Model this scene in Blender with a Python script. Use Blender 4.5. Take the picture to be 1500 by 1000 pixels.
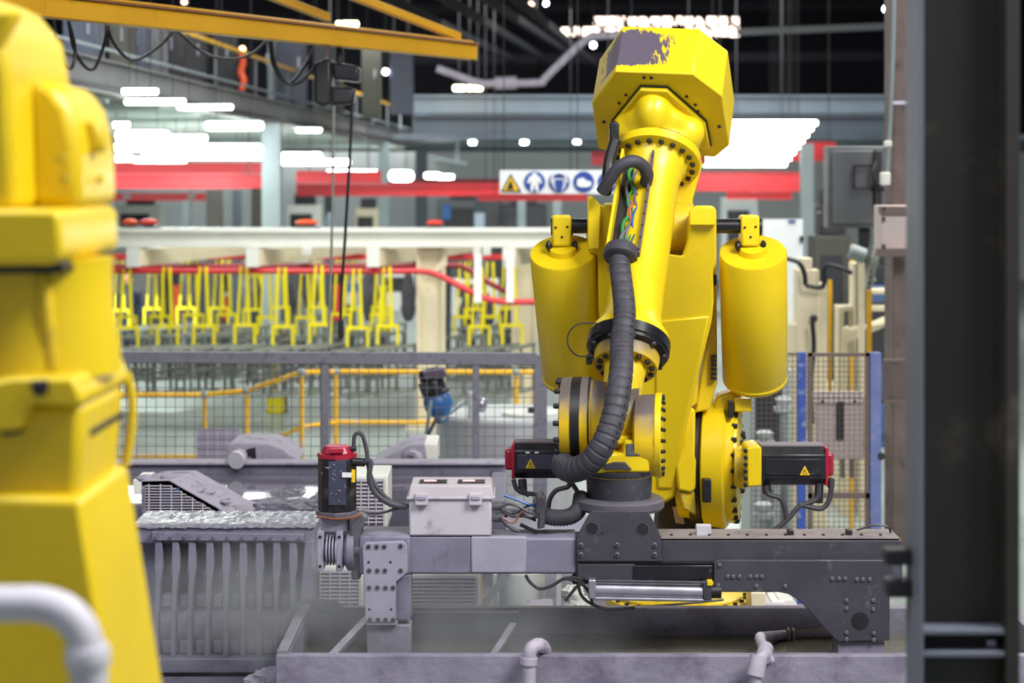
import bpy, bmesh, math, random
from mathutils import Vector, Matrix
random.seed(7)
S = bpy.context.scene
COL = S.collection
for o in list(bpy.data.objects): bpy.data.objects.remove(o)

# ------------------------------------------------------------------ camera
F, CX, HY, CZ = 2700.0, 750.0, 262.0, 3.5          # focal length in px, principal column, horizon row, eye height
cam = bpy.data.cameras.new('camera'); camo = bpy.data.objects.new('camera', cam); COL.objects.link(camo)
camo.location = (0, 0, CZ); camo.rotation_euler = (math.radians(90), 0, 0)
cam.sensor_width = 36; cam.lens = F/1500*36; cam.shift_y = -(500-HY)/1500
cam.dof.use_dof = True; cam.dof.focus_distance = 8.7; cam.dof.aperture_fstop = 2.1
cam.clip_end = 400
S.camera = camo
# ------------------------------------------------------------------ world, lights, exposure
w = bpy.data.worlds.new('world'); S.world = w; w.use_nodes = True
w.node_tree.nodes['Background'].inputs[0].default_value = (0.80, 0.84, 0.95, 1)
w.node_tree.nodes['Background'].inputs[1].default_value = 0.34
S.view_settings.view_transform = 'Standard'; S.view_settings.look = 'None'
S.view_settings.gamma = 1; S.view_settings.use_curve_mapping = False
S.view_settings.exposure = -0.05
def area(name, loc, target, sx, sy, power, col=(1, 1, 1)):
    l = bpy.data.lights.new(name, 'AREA'); l.shape = 'RECTANGLE'; l.size = sx; l.size_y = sy; l.energy = power; l.color = col
    o = bpy.data.objects.new(name, l); COL.objects.link(o); o.location = loc
    o.rotation_euler = (Vector(target)-Vector(loc)).to_track_quat('-Z', 'Y').to_euler()
area('rooflight_cell', (4.6, 3.6, 8.6), (0.6, 9.0, 2.2), 3.5, 3.0, 1150, (1, .985, .95))
area('rooflight_front', (-3.0, 3.0, 8.8), (0.0, 8.5, 1.8), 4, 3, 430, (.93, .94, 1))
area('rooflight_hall', (-3, 22, 9.5), (-3, 24, 0), 12, 8, 1500, (.97, 1, .97))
area('rooflight_far', (-2, 46, 10.4), (-2, 54, 0), 22, 12, 7000, (.97, 1, .98))
area('rooflight_side', (6, 18, 9.5), (5.5, 20, 0), 5, 6, 1300, (1, .98, .93))
area('fill_mezzanine', (-8.5, 34, 4.35), (-8.5, 37, 0), 7, 18, 900, (.95, 1, .97))  # unseen area fill added under the deck, on top of the batten tubes
area('fill_low_ceiling', (3, 52, 4.4), (3, 56, 0), 16, 8, 1500, (.95, 1, .98))  # unseen area fill added to brighten the far wall

# ------------------------------------------------------------------ helpers
def P(x, y, Y): return Vector(((x-CX)*Y/F, Y, CZ-(y-HY)*Y/F))
def px(n, Y): return n*Y/F
def smooth_path(pts, k=6):
    if len(pts) < 3: return [Vector(p) for p in pts]
    q = [Vector(p) for p in pts]; q = [2*q[0]-q[1]]+q+[2*q[-1]-q[-2]]; out = []
    for i in range(1, len(q)-2):
        a, b, c, d = q[i-1:i+3]
        for j in range(k):
            t = j/k
            out.append(.5*((2*b)+(c-a)*t+(2*a-5*b+4*c-d)*t*t+(3*b-a-3*c+d)*t**3))
    out.append(q[-2]); return out
def frame(ax):
    ax = Vector(ax).normalized(); h = Vector((0, 0, 1)) if abs(ax.z) < .9 else Vector((1, 0, 0))
    u = h.cross(ax).normalized(); return u, ax.cross(u)
class MB:
    def __init__(s): s.v = []; s.f = []
    def add(s, vs, fs):
        o = len(s.v); s.v += [Vector(v) for v in vs]; s.f += [tuple(i+o for i in f) for f in fs]; return s
    def hexa(s, A, B):
        n = len(A); fs = [tuple(range(n)), tuple(range(2*n-1, n-1, -1))]
        fs += [(i, n+i, n+(i+1) % n, (i+1) % n) for i in range(n)]
        return s.add(list(A)+list(B), fs)
    def box(s, c, size, rot=None):
        c = Vector(c); x, y, z = [k/2 for k in size]; R = rot or Matrix.Identity(3)
        A = [c+R @ Vector(p) for p in ((-x, -y, -z), (x, -y, -z), (x, -y, z), (-x, -y, z))]
        B = [c+R @ Vector(p) for p in ((-x, y, -z), (x, y, -z), (x, y, z), (-x, y, z))]
        return s.hexa(A, B)
    def aabb(s, x0, x1, y0, y1, z0, z1): return s.box(((x0+x1)/2, (y0+y1)/2, (z0+z1)/2), (x1-x0, y1-y0, z1-z0))
    def prism(s, pts, Y, d, Yb=None):
        A = [P(x, y, Y if Yb is None else Yb(x, y)) for x, y in pts]
        dv = Vector((0, d, 0)) if not isinstance(d, (tuple, Vector)) else Vector(d)
        return s.hexa(A, [a+dv for a in A])
    def rect(s, x0, y0, x1, y1, Y, d): return s.prism([(x0, y0), (x1, y0), (x1, y1), (x0, y1)], Y, d)
    def lathe(s, o, ax, prof, n=28, cap=True):
        ax = Vector(ax).normalized(); u, v = frame(ax); o = Vector(o); vs = []; fs = []
        for t, r in prof:
            for i in range(n):
                a = 2*math.pi*i/n; vs.append(o+ax*t+(u*math.cos(a)+v*math.sin(a))*r)
        for j in range(len(prof)-1):
            for i in range(n):
                k = (i+1) % n; fs.append((j*n+i, j*n+k, (j+1)*n+k, (j+1)*n+i))
        if cap: fs.append(tuple(range(n))); fs.append(tuple(range((len(prof)-1)*n, len(prof)*n)))
        return s.add(vs, fs)
    def cyl(s, a, b, r, r2=None, n=16):
        a = Vector(a); b = Vector(b); return s.lathe(a, b-a, [(0, r), ((b-a).length, r if r2 is None else r2)], n)
    def tube(s, pts, r, n=8, k=6, rad=None):
        p = smooth_path(pts, k); m = len(p); vs = []; fs = []; prev = None
        for j in range(m):
            t = (p[min(j+1, m-1)]-p[max(j-1, 0)]).normalized()
            u = frame(t)[0] if prev is None else (prev-t*prev.dot(t)).normalized()
            prev = u; v = t.cross(u); rr = r if rad is None else rad(j, m)
            for i in range(n):
                a = 2*math.pi*i/n; vs.append(p[j]+(u*math.cos(a)+v*math.sin(a))*rr)
        for j in range(m-1):
            for i in range(n):
                q = (i+1) % n; fs.append((j*n+i, j*n+q, (j+1)*n+q, (j+1)*n+i))
        fs.append(tuple(range(n))); fs.append(tuple(range((m-1)*n, m*n)))
        return s.add(vs, fs)
    def bar(s, a, b, w, h=None):
        a = Vector(a); b = Vector(b); u, v = frame(b-a); h = h or w
        q = [u*w/2+v*h/2, -u*w/2+v*h/2, -u*w/2-v*h/2, u*w/2-v*h/2]
        return s.hexa([a+k for k in q], [b+k for k in q])
    def ball(s, c, r, sc=(1, 1, 1), n=14, rot=None):
        c = Vector(c); vs = []; fs = []; m = n//2; R = rot or Matrix.Identity(3)
        for j in range(m+1):
            th = math.pi*(j+.002)/(m+.004)
            for i in range(n):
                a = 2*math.pi*i/n
                vs.append(c+R @ Vector((r*sc[0]*math.sin(th)*math.cos(a), r*sc[1]*math.sin(th)*math.sin(a), r*sc[2]*math.cos(th))))
        for j in range(m):
            for i in range(n):
                k = (i+1) % n; fs.append((j*n+i, j*n+k, (j+1)*n+k, (j+1)*n+i))
        return s.add(vs, fs)
    def build(s, name, mat, parent=None, bevel=0, smooth=38, seg=2):
        root = parent
        while root is not None and root.parent is not None: root = root.parent
        if root is not None: off = Vector(root.location)
        else:
            xs = [v.x for v in s.v]; ys = [v.y for v in s.v]; zs = [v.z for v in s.v]
            off = Vector(((min(xs)+max(xs))/2, (min(ys)+max(ys))/2, min(zs)))
        me = bpy.data.meshes.new(name); me.from_pydata([v-off for v in s.v], [], s.f)
        b = bmesh.new(); b.from_mesh(me); bmesh.ops.recalc_face_normals(b, faces=b.faces[:]); b.to_mesh(me); b.free()
        if smooth:
            me.polygons.foreach_set('use_smooth', [True]*len(me.polygons)); me.set_sharp_from_angle(angle=math.radians(smooth))
        me.materials.append(M[mat])
        o = bpy.data.objects.new(name, me); COL.objects.link(o)
        if parent is not None: o.parent = parent
        else: o.location = off
        if bevel:
            m = o.modifiers.new('bevel', 'BEVEL'); m.width = bevel; m.segments = seg; m.limit_method = 'ANGLE'; m.angle_limit = math.radians(35)
        return o
def tag(o, label, cat, group=None):
    o['label'] = label; o['category'] = cat
    if group: o['group'] = group
    return o
def thing(name, label, cat, loc, group=None):
    o = bpy.data.objects.new(name, None); COL.objects.link(o); o.location = loc; o.empty_display_size = .1
    return tag(o, label, cat, group)
def struct(o): o['kind'] = 'structure'; return o
def stuff(o): o['kind'] = 'stuff'; return o
def copy_tree(o, parent=None):
    c = o.copy(); COL.objects.link(c); c.parent = parent
    for ch in list(o.children): copy_tree(ch, c)
    return c
BOLT = {}
def bolts(parent, pts, direction, r, h=None, mat='black', name='bolt'):
    h = h or r*.9; key = (mat, round(r, 4), round(h, 4))
    if key not in BOLT:
        m = MB().lathe((0, 0, 0), (0, 0, 1), [(-h*.4, r), (h*.8, r), (h, r*.75)], 10)
        me = bpy.data.meshes.new(name); me.from_pydata(m.v, [], m.f)
        b = bmesh.new(); b.from_mesh(me); bmesh.ops.recalc_face_normals(b, faces=b.faces[:]); b.to_mesh(me); b.free()
        me.materials.append(M[mat]); BOLT[key] = me
    root = parent
    while root.parent is not None: root = root.parent
    q = Vector(direction).to_track_quat('Z', 'Y')
    for p in pts:
        o = bpy.data.objects.new(name, BOLT[key]); COL.objects.link(o); o.parent = parent
        o.location = Vector(p)-Vector(root.location); o.rotation_mode = 'QUATERNION'; o.rotation_quaternion = q
def ring(c, ax, r, n, a0=0, a1=2*math.pi):
    u, v = frame(ax); full = abs(a1-a0-2*math.pi) < 1e-6
    return [Vector(c)+(u*math.cos(a)+v*math.sin(a))*r for a in [a0+(a1-a0)*i/(n if full else n-1) for i in range(n)]]

# ------------------------------------------------------------------ materials
M = {}
def srgb(r, g, b):
    return tuple(((c/255)/12.92 if c/255 <= .04045 else ((c/255+.055)/1.055)**2.4) for c in (r, g, b))
def mk(name, col, rough=.5, metal=0, var=.12, scale=5, dirt=None, amt=.5, dscale=3, bump=0, bscale=40, spec=.5, rvar=.12):
    m = bpy.data.materials.new(name); m.use_nodes = True; nt = m.node_tree; N = nt.nodes; L = nt.links
    b = N['Principled BSDF']; b.inputs['Metallic'].default_value = metal; b.inputs['Specular IOR Level'].default_value = spec
    tc = N.new('ShaderNodeTexCoord'); no = N.new('ShaderNodeTexNoise'); no.inputs['Scale'].default_value = scale; no.inputs['Detail'].default_value = 6
    L.new(tc.outputs['Object'], no.inputs['Vector'])
    c = srgb(*col); cr = N.new('ShaderNodeValToRGB')
    cr.color_ramp.elements[0].position = .3; cr.color_ramp.elements[1].position = .7
    cr.color_ramp.elements[0].color = (*[k*(1-var) for k in c], 1); cr.color_ramp.elements[1].color = (*[min(1, k*(1+var)) for k in c], 1)
    L.new(no.outputs['Fac'], cr.inputs['Fac']); out = cr.outputs['Color']
    if dirt:
        n2 = N.new('ShaderNodeTexNoise'); n2.inputs['Scale'].default_value = dscale; n2.inputs['Detail'].default_value = 9; n2.inputs['Roughness'].default_value = .68
        L.new(tc.outputs['Object'], n2.inputs['Vector'])
        r2 = N.new('ShaderNodeValToRGB'); r2.color_ramp.elements[0].position = .68-amt*.3; r2.color_ramp.elements[1].position = .84-amt*.3
        L.new(n2.outputs['Fac'], r2.inputs['Fac'])
        mx = N.new('ShaderNodeMix'); mx.data_type = 'RGBA'; L.new(r2.outputs['Color'], mx.inputs['Factor'])
        L.new(out, mx.inputs['A']); mx.inputs['B'].default_value = (*srgb(*dirt), 1); out = mx.outputs['Result']
    L.new(out, b.inputs['Base Color'])
    mr = N.new('ShaderNodeMapRange'); mr.inputs['To Min'].default_value = max(.02, rough-rvar); mr.inputs['To Max'].default_value = min(1, rough+rvar)
    L.new(no.outputs['Fac'], mr.inputs['Value']); L.new(mr.outputs['Result'], b.inputs['Roughness'])
    if bump:
        n3 = N.new('ShaderNodeTexNoise'); n3.inputs['Scale'].default_value = bscale; n3.inputs['Detail'].default_value = 5
        L.new(tc.outputs['Object'], n3.inputs['Vector'])
        bp = N.new('ShaderNodeBump'); bp.inputs['Strength'].default_value = bump; bp.inputs['Distance'].default_value = .02
        L.new(n3.outputs['Fac'], bp.inputs['Height']); L.new(bp.outputs['Normal'], b.inputs['Normal'])
    M[name] = m; return m
def emit(name, col, strength):
    m = bpy.data.materials.new(name); m.use_nodes = True; b = m.node_tree.nodes['Principled BSDF']
    b.inputs['Base Color'].default_value = (.8, .8, .8, 1); b.inputs['Emission Color'].default_value = (*srgb(*col), 1); b.inputs['Emission Strength'].default_value = strength
    M[name] = m
mk('yellow', (228, 197, 22), .36, var=.06, scale=3, dirt=(150, 120, 30), amt=.10, dscale=6, bump=.04, bscale=60)
mk('yellow_dirty', (224, 192, 28), .45, var=.10, scale=5, dirt=(95, 88, 88), amt=.52, dscale=5, bump=.06)
mk('yellow_grime', (214, 182, 70), .5, var=.14, scale=5, dirt=(80, 75, 82), amt=.85, dscale=6, bump=.06)
mk('crane_yellow', (196, 144, 0), .4, var=.08, scale=2, dirt=(140, 105, 30), amt=.2)
mk('rail_yellow', (236, 178, 10), .42, var=.12, scale=6, dirt=(196, 176, 180), amt=.42, dscale=2.2)
mk('hanger_yellow', (240, 222, 10), .5, var=.1)
mk('black', (30, 29, 34), .45, var=.25)
mk('rubber', (62, 60, 68), .6, var=.2, scale=12)
mk('black_glossy', (26, 26, 32), .3, var=.2, dirt=(90, 90, 100), amt=.2, dscale=20)
mk('motor_black', (33, 32, 38), .35, var=.25, scale=8, dirt=(96, 92, 100), amt=.36, dscale=9)
mk('motor_face', (62, 62, 84), .4, var=.15, scale=8, dirt=(150, 148, 165), amt=.16, dscale=30)
mk('motor_dust', (116, 110, 116), .7, var=.12)
mk('red_cap', (158, 26, 54), .35, var=.1)
mk('beam_grey', (118, 114, 134), .55, var=.12, scale=7, dirt=(78, 76, 90), amt=.45, dscale=5, bump=.08, bscale=60)
mk('plate_light', (150, 147, 166), .5, var=.08, scale=9, dirt=(120, 116, 138), amt=.3, dscale=8, bump=.06)
mk('dark_steel', (60, 58, 68), .5, var=.16, scale=6, dirt=(104, 100, 112), amt=.32, dscale=9, bump=.08)
mk('dark_steel_top', (128, 118, 118), .75, var=.16, scale=6, dirt=(90, 84, 90), amt=.4)
mk('flange_grey', (92, 88, 98), .45, var=.12, scale=8, dirt=(64, 62, 70), amt=.4)
mk('aluminium', (176, 174, 188), .32, .75, var=.1, scale=10)
mk('box_grey', (186, 180, 190), .55, var=.06, scale=6, dirt=(140, 132, 142), amt=.3, dscale=7)
mk('box_lid', (178, 170, 176), .6, var=.08, scale=6, dirt=(126, 114, 116), amt=.5, dscale=4)
mk('dust_lavender', (158, 153, 168), .72, var=.14, scale=6, dirt=(110, 102, 124), amt=.5, dscale=6, bump=.3, bscale=30)
mk('slurry_grey', (114, 113, 130), .5, var=.12, scale=7, dirt=(84, 82, 102), amt=.42, dscale=5, bump=.15, bscale=30)
mk('slurry_dark', (88, 87, 102), .55, var=.16, scale=7, dirt=(104, 100, 120), amt=.3, dscale=5, bump=.15)
mk('slurry_wet', (104, 102, 118), .24, var=.2, scale=9, bump=.7, bscale=30, rvar=.1)
mk('tank_wall', (130, 126, 142), .6, var=.16, scale=6, dirt=(98, 92, 112), amt=.55, dscale=4, bump=.3, bscale=22)
mk('tank_inner', (118, 114, 130), .55, var=.16, scale=5, dirt=(92, 88, 92), amt=.5, dscale=3, bump=.25, bscale=22)
mk('steel_column', (36, 34, 31), .6, var=.14, scale=3, dirt=(86, 76, 64), amt=.3)
mk('steel_flange', (100, 106, 120), .5, var=.1, scale=3)
mk('blue_grey_steel', (82, 92, 102), .55, var=.1, scale=1.5)
mk('dark_blue_steel', (58, 66, 76), .55, var=.12, scale=1.5)
mk('pale_steel', (138, 150, 153), .5, var=.08, scale=2)
mk('mezz_beam', (104, 104, 106), .55, var=.1, scale=1.2, dirt=(80, 78, 80), amt=.3, dscale=1)
mk('deck_under', (186, 198, 192), .6, var=.05)
mk('white_paint', (226, 226, 218), .5, var=.04, scale=2)
mk('cream_paint', (226, 214, 182), .5, var=.06, scale=3, dirt=(180, 166, 140), amt=.3)
mk('red_paint', (208, 44, 52), .45, var=.1, scale=1.5)
mk('red_dark', (150, 28, 40), .45, var=.1, scale=1.5)
mk('orange_paint', (226, 84, 40), .45, var=.08)
mk('rack_grey', (138, 142, 134), .5, .1, var=.15, scale=6)
mk('shell_dark', (74, 72, 76), .85, var=.25, scale=12, bump=.5)
mk('floor_paint', (150, 160, 156), .38, var=.10, scale=.35, dirt=(122, 130, 128), amt=.45, dscale=.5)
mk('concrete', (128, 124, 140), .7, var=.14, scale=2.5, dirt=(96, 92, 108), amt=.5, dscale=2)
mk('rack_dark', (92, 96, 90), .5, .1, var=.15, scale=6)
mk('roof_dark', (17, 16, 19), .9, var=.2, scale=.4, spec=.1)
mk('wall_dark', (20, 20, 24), .9, var=.2, scale=.3, spec=.1)
mk('wall_pale', (176, 182, 180), .7, var=.08, scale=.5)
mk('fence_steel', (124, 122, 134), .6, var=.2, scale=9, dirt=(90, 87, 102), amt=.55, dscale=9, bump=.3)
mk('wire', (104, 104, 112), .5, .2, var=.1)
mk('wire_brown', (96, 82, 78), .55, .1, var=.15)
mk('blue_post', (58, 84, 170), .5, var=.12, scale=6, dirt=(176, 176, 196), amt=.42, dscale=10)
mk('blue_post_pale', (112, 124, 178), .5, var=.12, scale=6, dirt=(160, 160, 184), amt=.42, dscale=10)
mk('brown_steel', (112, 96, 92), .6, var=.15, scale=5)
mk('pink_beige', (206, 188, 184), .6, var=.05, scale=6, dirt=(172, 152, 150), amt=.3)
mk('cabinet_grey', (92, 94, 98), .45, var=.06, scale=2)
mk('cabinet_dark', (36, 37, 42), .5, var=.1, scale=2)
mk('brown_column', (112, 98, 94), .8, var=.25, scale=3, dirt=(78, 66, 64), amt=.5, dscale=4, bump=.3, bscale=14)
mk('stainless', (206, 206, 210), .3, .45, var=.06, scale=2)
mk('pale_lid', (214, 216, 208), .4, var=.05)
mk('motor_blue', (38, 96, 160), .4, var=.1)
mk('blue_dull', (60, 84, 124), .5, var=.1)
mk('navy', (34, 44, 72), .8, var=.12)
mk('skin', (196, 140, 110), .55, var=.06)
mk('hair', (36, 28, 26), .7, var=.1)
mk('panel_blue', (70, 75, 92), .5, var=.1, scale=2)
mk('panel_olive', (66, 66, 58), .55, var=.1, scale=2)
mk('sign_white', (226, 230, 232), .5, var=.03)
mk('sign_blue', (28, 62, 150), .5, var=.03)
mk('sign_yellow', (246, 196, 0), .5, var=.03)
mk('sign_black', (20, 20, 20), .5, var=.03)
mk('label_yellow', (244, 200, 30), .5, var=.03)
mk('pipe_white', (200, 198, 208), .5, var=.08, scale=8, dirt=(156, 150, 164), amt=.35)
mk('pipe_dusty', (172, 164, 180), .6, var=.12, scale=10, dirt=(120, 112, 122), amt=.45, dscale=9)
mk('cable_green', (36, 140, 70), .4, var=.05); mk('cable_blue', (40, 90, 160), .4, var=.05)
mk('cable_grey', (92, 92, 104), .45, var=.05); mk('cable_orange', (176, 92, 60), .45, var=.05); mk('cable_copper', (140, 92, 84), .45, var=.05)
mk('channel_black', (26, 25, 28), .6, var=.2); mk('purple_paint', (86, 72, 90), .55, var=.1)
mk('display', (30, 22, 26), .25, var=.05); mk('white_label', (225, 225, 225), .5, var=.03)
mk('rust_rope', (120, 74, 50), .8, var=.2, scale=20)
emit('tube_light', (244, 255, 250), 32); emit('lamp_warm', (255, 228, 170), 30); emit('lamp_white', (235, 235, 255), 34)
emit('skylight', (255, 232, 214), 5.0); emit('reflected_panel', (245, 250, 255), 9.0); emit('led_red', (255, 60, 70), .5); emit('lamp_orange', (255, 190, 130), 8)
# water: glossy grey-green slurry
def water(name, col, rough, bump, bs):
    mk(name, col, rough, var=.2, scale=4, bump=bump, bscale=bs, rvar=.02)
water('slurry_water', (120, 116, 132), .05, .10, 7); water('bath_water', (104, 104, 92), .08, .12, 9)
def dusty(name, col, dust, lo, hi):
    m = mk(name, col, .5, var=.08, scale=4, bump=.05); nt = m.node_tree; N = nt.nodes; L = nt.links; b = N['Principled BSDF']
    g = N.new('ShaderNodeNewGeometry'); sx = N.new('ShaderNodeSeparateXYZ'); L.new(g.outputs['Normal'], sx.inputs[0])
    tc = N.new('ShaderNodeTexCoord'); no = N.new('ShaderNodeTexNoise'); no.inputs['Scale'].default_value = 7; no.inputs['Detail'].default_value = 7; L.new(tc.outputs['Object'], no.inputs['Vector'])
    ma = N.new('ShaderNodeMath'); ma.operation = 'MULTIPLY_ADD'; L.new(no.outputs['Fac'], ma.inputs[0]); ma.inputs[1].default_value = .8; L.new(sx.outputs['Z'], ma.inputs[2])
    mr = N.new('ShaderNodeMapRange'); mr.inputs['From Min'].default_value = lo; mr.inputs['From Max'].default_value = hi; L.new(ma.outputs[0], mr.inputs['Value'])
    old = b.inputs['Base Color'].links[0].from_socket; mx = N.new('ShaderNodeMix'); mx.data_type = 'RGBA'; L.new(mr.outputs[0], mx.inputs['Factor']); L.new(old, mx.inputs['A']); mx.inputs['B'].default_value = (*srgb(*dust), 1)
    L.new(mx.outputs['Result'], b.inputs['Base Color'])
dusty('yellow_grime', (226, 188, 20), (98, 88, 84), .35, 1.0)
# worn paint on the counterweight cover: bare grey-purple patch with a ragged edge
def worn(name, c, sc, axis, d0):
    m = mk(name, (228, 197, 22), .42, var=.06, scale=3); nt = m.node_tree; N = nt.nodes; L = nt.links; b = N['Principled BSDF']
    tc = N.new('ShaderNodeTexCoord'); mp = N.new('ShaderNodeVectorMath'); mp.operation = 'SUBTRACT'; mp.inputs[1].default_value = c
    L.new(tc.outputs['Object'], mp.inputs[0]); ml = N.new('ShaderNodeVectorMath'); ml.operation = 'MULTIPLY'; ml.inputs[1].default_value = sc
    L.new(mp.outputs[0], ml.inputs[0]); ln = N.new('ShaderNodeVectorMath'); ln.operation = 'LENGTH'; L.new(ml.outputs[0], ln.inputs[0])
    st = N.new('ShaderNodeMapping'); st.inputs['Scale'].default_value = (26, 9, 9); L.new(tc.outputs['Object'], st.inputs['Vector'])
    no = N.new('ShaderNodeTexNoise'); no.inputs['Scale'].default_value = 1; no.inputs['Detail'].default_value = 9; no.inputs['Roughness'].default_value = .7
    L.new(st.outputs[0], no.inputs['Vector'])
    ma = N.new('ShaderNodeMath'); ma.operation = 'MULTIPLY_ADD'; L.new(no.outputs['Fac'], ma.inputs[0]); ma.inputs[1].default_value = 2.4; L.new(ln.outputs['Value'], ma.inputs[2])
    cr = N.new('ShaderNodeValToRGB'); cr.color_ramp.elements[0].position = .80; cr.color_ramp.elements[1].position = .86
    dt = N.new('ShaderNodeVectorMath'); dt.operation = 'DOT_PRODUCT'; dt.inputs[1].default_value = axis; L.new(tc.outputs['Object'], dt.inputs[0])
    lo = N.new('ShaderNodeMapRange'); lo.inputs['From Min'].default_value = d0-.01; lo.inputs['From Max'].default_value = d0+.06; lo.inputs['To Min'].default_value = 1.6; lo.inputs['To Max'].default_value = 0; L.new(dt.outputs['Value'], lo.inputs['Value'])
    hi = N.new('ShaderNodeMapRange'); hi.inputs['From Min'].default_value = d0+.25; hi.inputs['From Max'].default_value = d0+.30; hi.inputs['To Min'].default_value = 0; hi.inputs['To Max'].default_value = .7; L.new(dt.outputs['Value'], hi.inputs['Value'])
    s1 = N.new('ShaderNodeMath'); L.new(lo.outputs[0], s1.inputs[0]); L.new(hi.outputs[0], s1.inputs[1]); s2 = N.new('ShaderNodeMath'); L.new(s1.outputs[0], s2.inputs[0]); L.new(ma.outputs[0], s2.inputs[1])
    ms = N.new('ShaderNodeMath'); ms.operation = 'MULTIPLY'; ms.inputs[1].default_value = .4; L.new(s2.outputs[0], ms.inputs[0]); L.new(ms.outputs[0], cr.inputs['Fac'])
    old = b.inputs['Base Color'].links[0].from_socket
    mx = N.new('ShaderNodeMix'); mx.data_type = 'RGBA'; L.new(cr.outputs['Color'], mx.inputs['Factor']); mx.inputs['A'].default_value = (*srgb(92, 82, 98), 1)
    L.new(old, mx.inputs['B']); L.new(mx.outputs['Result'], b.inputs['Base Color'])

# ================================================================== the building
struct(MB().aabb(-40, 40, -3, 80, -.3, 0).build('floor', 'floor_paint', smooth=0))
struct(MB().aabb(-40, 40, -3, 80, 11, 11.2).build('ceiling', 'roof_dark', smooth=0))
struct(MB().aabb(-40, 40, 76, 76.4, 0, 11).build('wall_back', 'wall_dark', smooth=0))
struct(MB().aabb(-40, 40, 64, 64.2, 0, 4.45).build('wall_partition', 'wall_pale', smooth=0))
struct(MB().aabb(-3.0, 30, 46.4, 63.9, 4.5, 4.62).build('ceiling_low', 'blue_grey_steel', smooth=0))
# lit strip window high in the back wall, crossed by a lattice
win = struct(MB().prism([(815, 22), (1090, 22), (1090, 58), (815, 58)], 75.9, .08).build('window_1', 'wall_dark'))
for r, (ya, yb) in enumerate(((24, 37), (39, 54))):
    for i in range(16):
        if (r == 0 and i < 3) or random.random() < .06: continue
        x = 820+i*16.6
        MB().rect(x+random.uniform(0, 3), ya+random.uniform(0, 2), x+14.5-random.uniform(0, 3), yb-random.uniform(0, 2), 75.84, .05).build('pane', 'skylight', win)
for i in range(7):
    MB().bar(P(825+i*40, 20, 75.4), P(850+i*40, 60, 75.4), .12).build('lattice_bar', 'wall_dark', win)
for k, (xa, xb, ya, yb) in enumerate(((-13.4, -11.6, 58, 72), (-10.6, -9.4, 60, 70), (-8.8, -6.6, 56, 72), (2, 6, 50, 60))):  # unseen glowing roof panels, added so the trough slurry mirrors white patches
    sk = struct(MB().aabb(xa-.15, xb+.15, ya-.15, yb+.15, 10.96, 10.99).build('window_%d' % (k+2), 'roof_dark'))
    n = 5
    for j in range(n): MB().aabb(xa, xb, ya+(yb-ya)*j/n, ya+(yb-ya)*(j+.93)/n, 10.93, 10.96).build('pane', 'reflected_panel', sk)
# roof trusses running away from the camera
for i, (xa, ya, xb, yb) in enumerate([(640, -10, 830, 105), (700, -10, 860, 95), (745, -10, 905, 120), (560, -6, 800, 110)]):
    o = MB().bar(P(xa, ya, 34), P(xb, yb, 72), .12, .18).build('roof_beam', 'roof_dark')
    tag(o, 'thin dark roof beam running back under the black ceiling', 'beam', 'dark roof beams')
for y, Y, nm in ((88, 60, 'lower'), (14, 66, 'upper')):
    o = MB().bar(P(560, y, Y), P(1320, y-6, Y), .2, .3).build('roof_beam', 'roof_dark'); tag(o, 'black %s roof truss chord crossing the dark ceiling' % nm, 'beam')
o = MB().bar(P(1080, 47, 40), P(1310, 38, 40), .14, .14).build('ceiling_pipe', 'cabinet_grey'); tag(o, 'thin grey horizontal pipe high beside the brown column', 'pipe')
t = thing('ceiling_pipe', 'lavender bent pipe with thick sleeve below the lit strip window', 'pipe', P(760, 122, 34))
MB().tube([P(640, 100, 34), P(700, 121, 34), P(725, 122, 34), P(790, 121, 34), P(797, 116, 34), P(815, 98, 34), P(858, 58, 34), P(880, 52, 34), P(960, 50, 34)], .075, 10).build('pipe', 'pipe_dusty', t)
MB().cyl(P(725, 122, 34), P(757, 121, 34), .12).build('sleeve', 'pipe_dusty', t)
for x, y, Y, r, mt, lb in ((800, 5, 40, .05, 'lamp_white', 'small round white lamp under the dark roof beams'), (869, 66, 40, .06, 'lamp_white', 'small round white lamp below the lavender bent pipe'),
                        (1298, 13, 40, .07, 'lamp_white', 'small round white lamp high beside the brown column'), (565, 105, 40, .06, 'lamp_white', 'small round white lamp by the blue hanging panel')):
    t = thing('round_lamp', lb, 'lamp', P(x, y, Y)); MB().ball(P(x, y, Y), r).build('bulb', mt, t); MB().cyl(P(x, y-2, Y), (P(x, y, Y).x, Y, 11), .012, n=6).build('stem', 'black', t)
for x0, x1, y, Y, lb in ((493, 499, 35, 40, 'short warm batten lamp above the yellow crane boom'), (501, 524, 35, 40, 'long warm batten lamp above the yellow crane boom'), (664, 681, 129, 44, 'warm batten lamp on the blue grey cross beam'), (684, 692, 129, 44, 'tiny warm lamp on the blue grey cross beam'), (694, 706, 129, 44, 'short warm batten lamp beside the lavender pipe sleeve')):
    t = thing('batten_lamp', lb, 'lamp', P((x0+x1)/2, y, Y)); MB().rect(x0, y-3.5, x1, y+3.5, Y, .1).build('tube', 'lamp_warm', t, .03); MB().rect(x0, y-6, x1, y-3.6, Y, .12).build('housing', 'cabinet_dark', t); MB().cyl(P((x0+x1)/2, y-6, Y+.05), (P((x0+x1)/2, y, Y).x, Y+.05, 11), .012, n=6).build('stem', 'black', t)
for x, y in ((762, 4), (778, 6), (785, 18), (786, 25), (270, 3), (272, 44)):
    t = thing('amber_lamp', 'small amber glowing lamp among the dark roof steel', 'lamp', P(x, y, 48), 'amber roof lamps'); MB().ball(P(x, y, 48), .05, (1.3, 1, 1)).build('bulb', 'lamp_orange', t); MB().cyl(P(x, y-1, 48), (P(x, y, 48).x, 48, 11), .012, n=6).build('stem', 'black', t)

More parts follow.
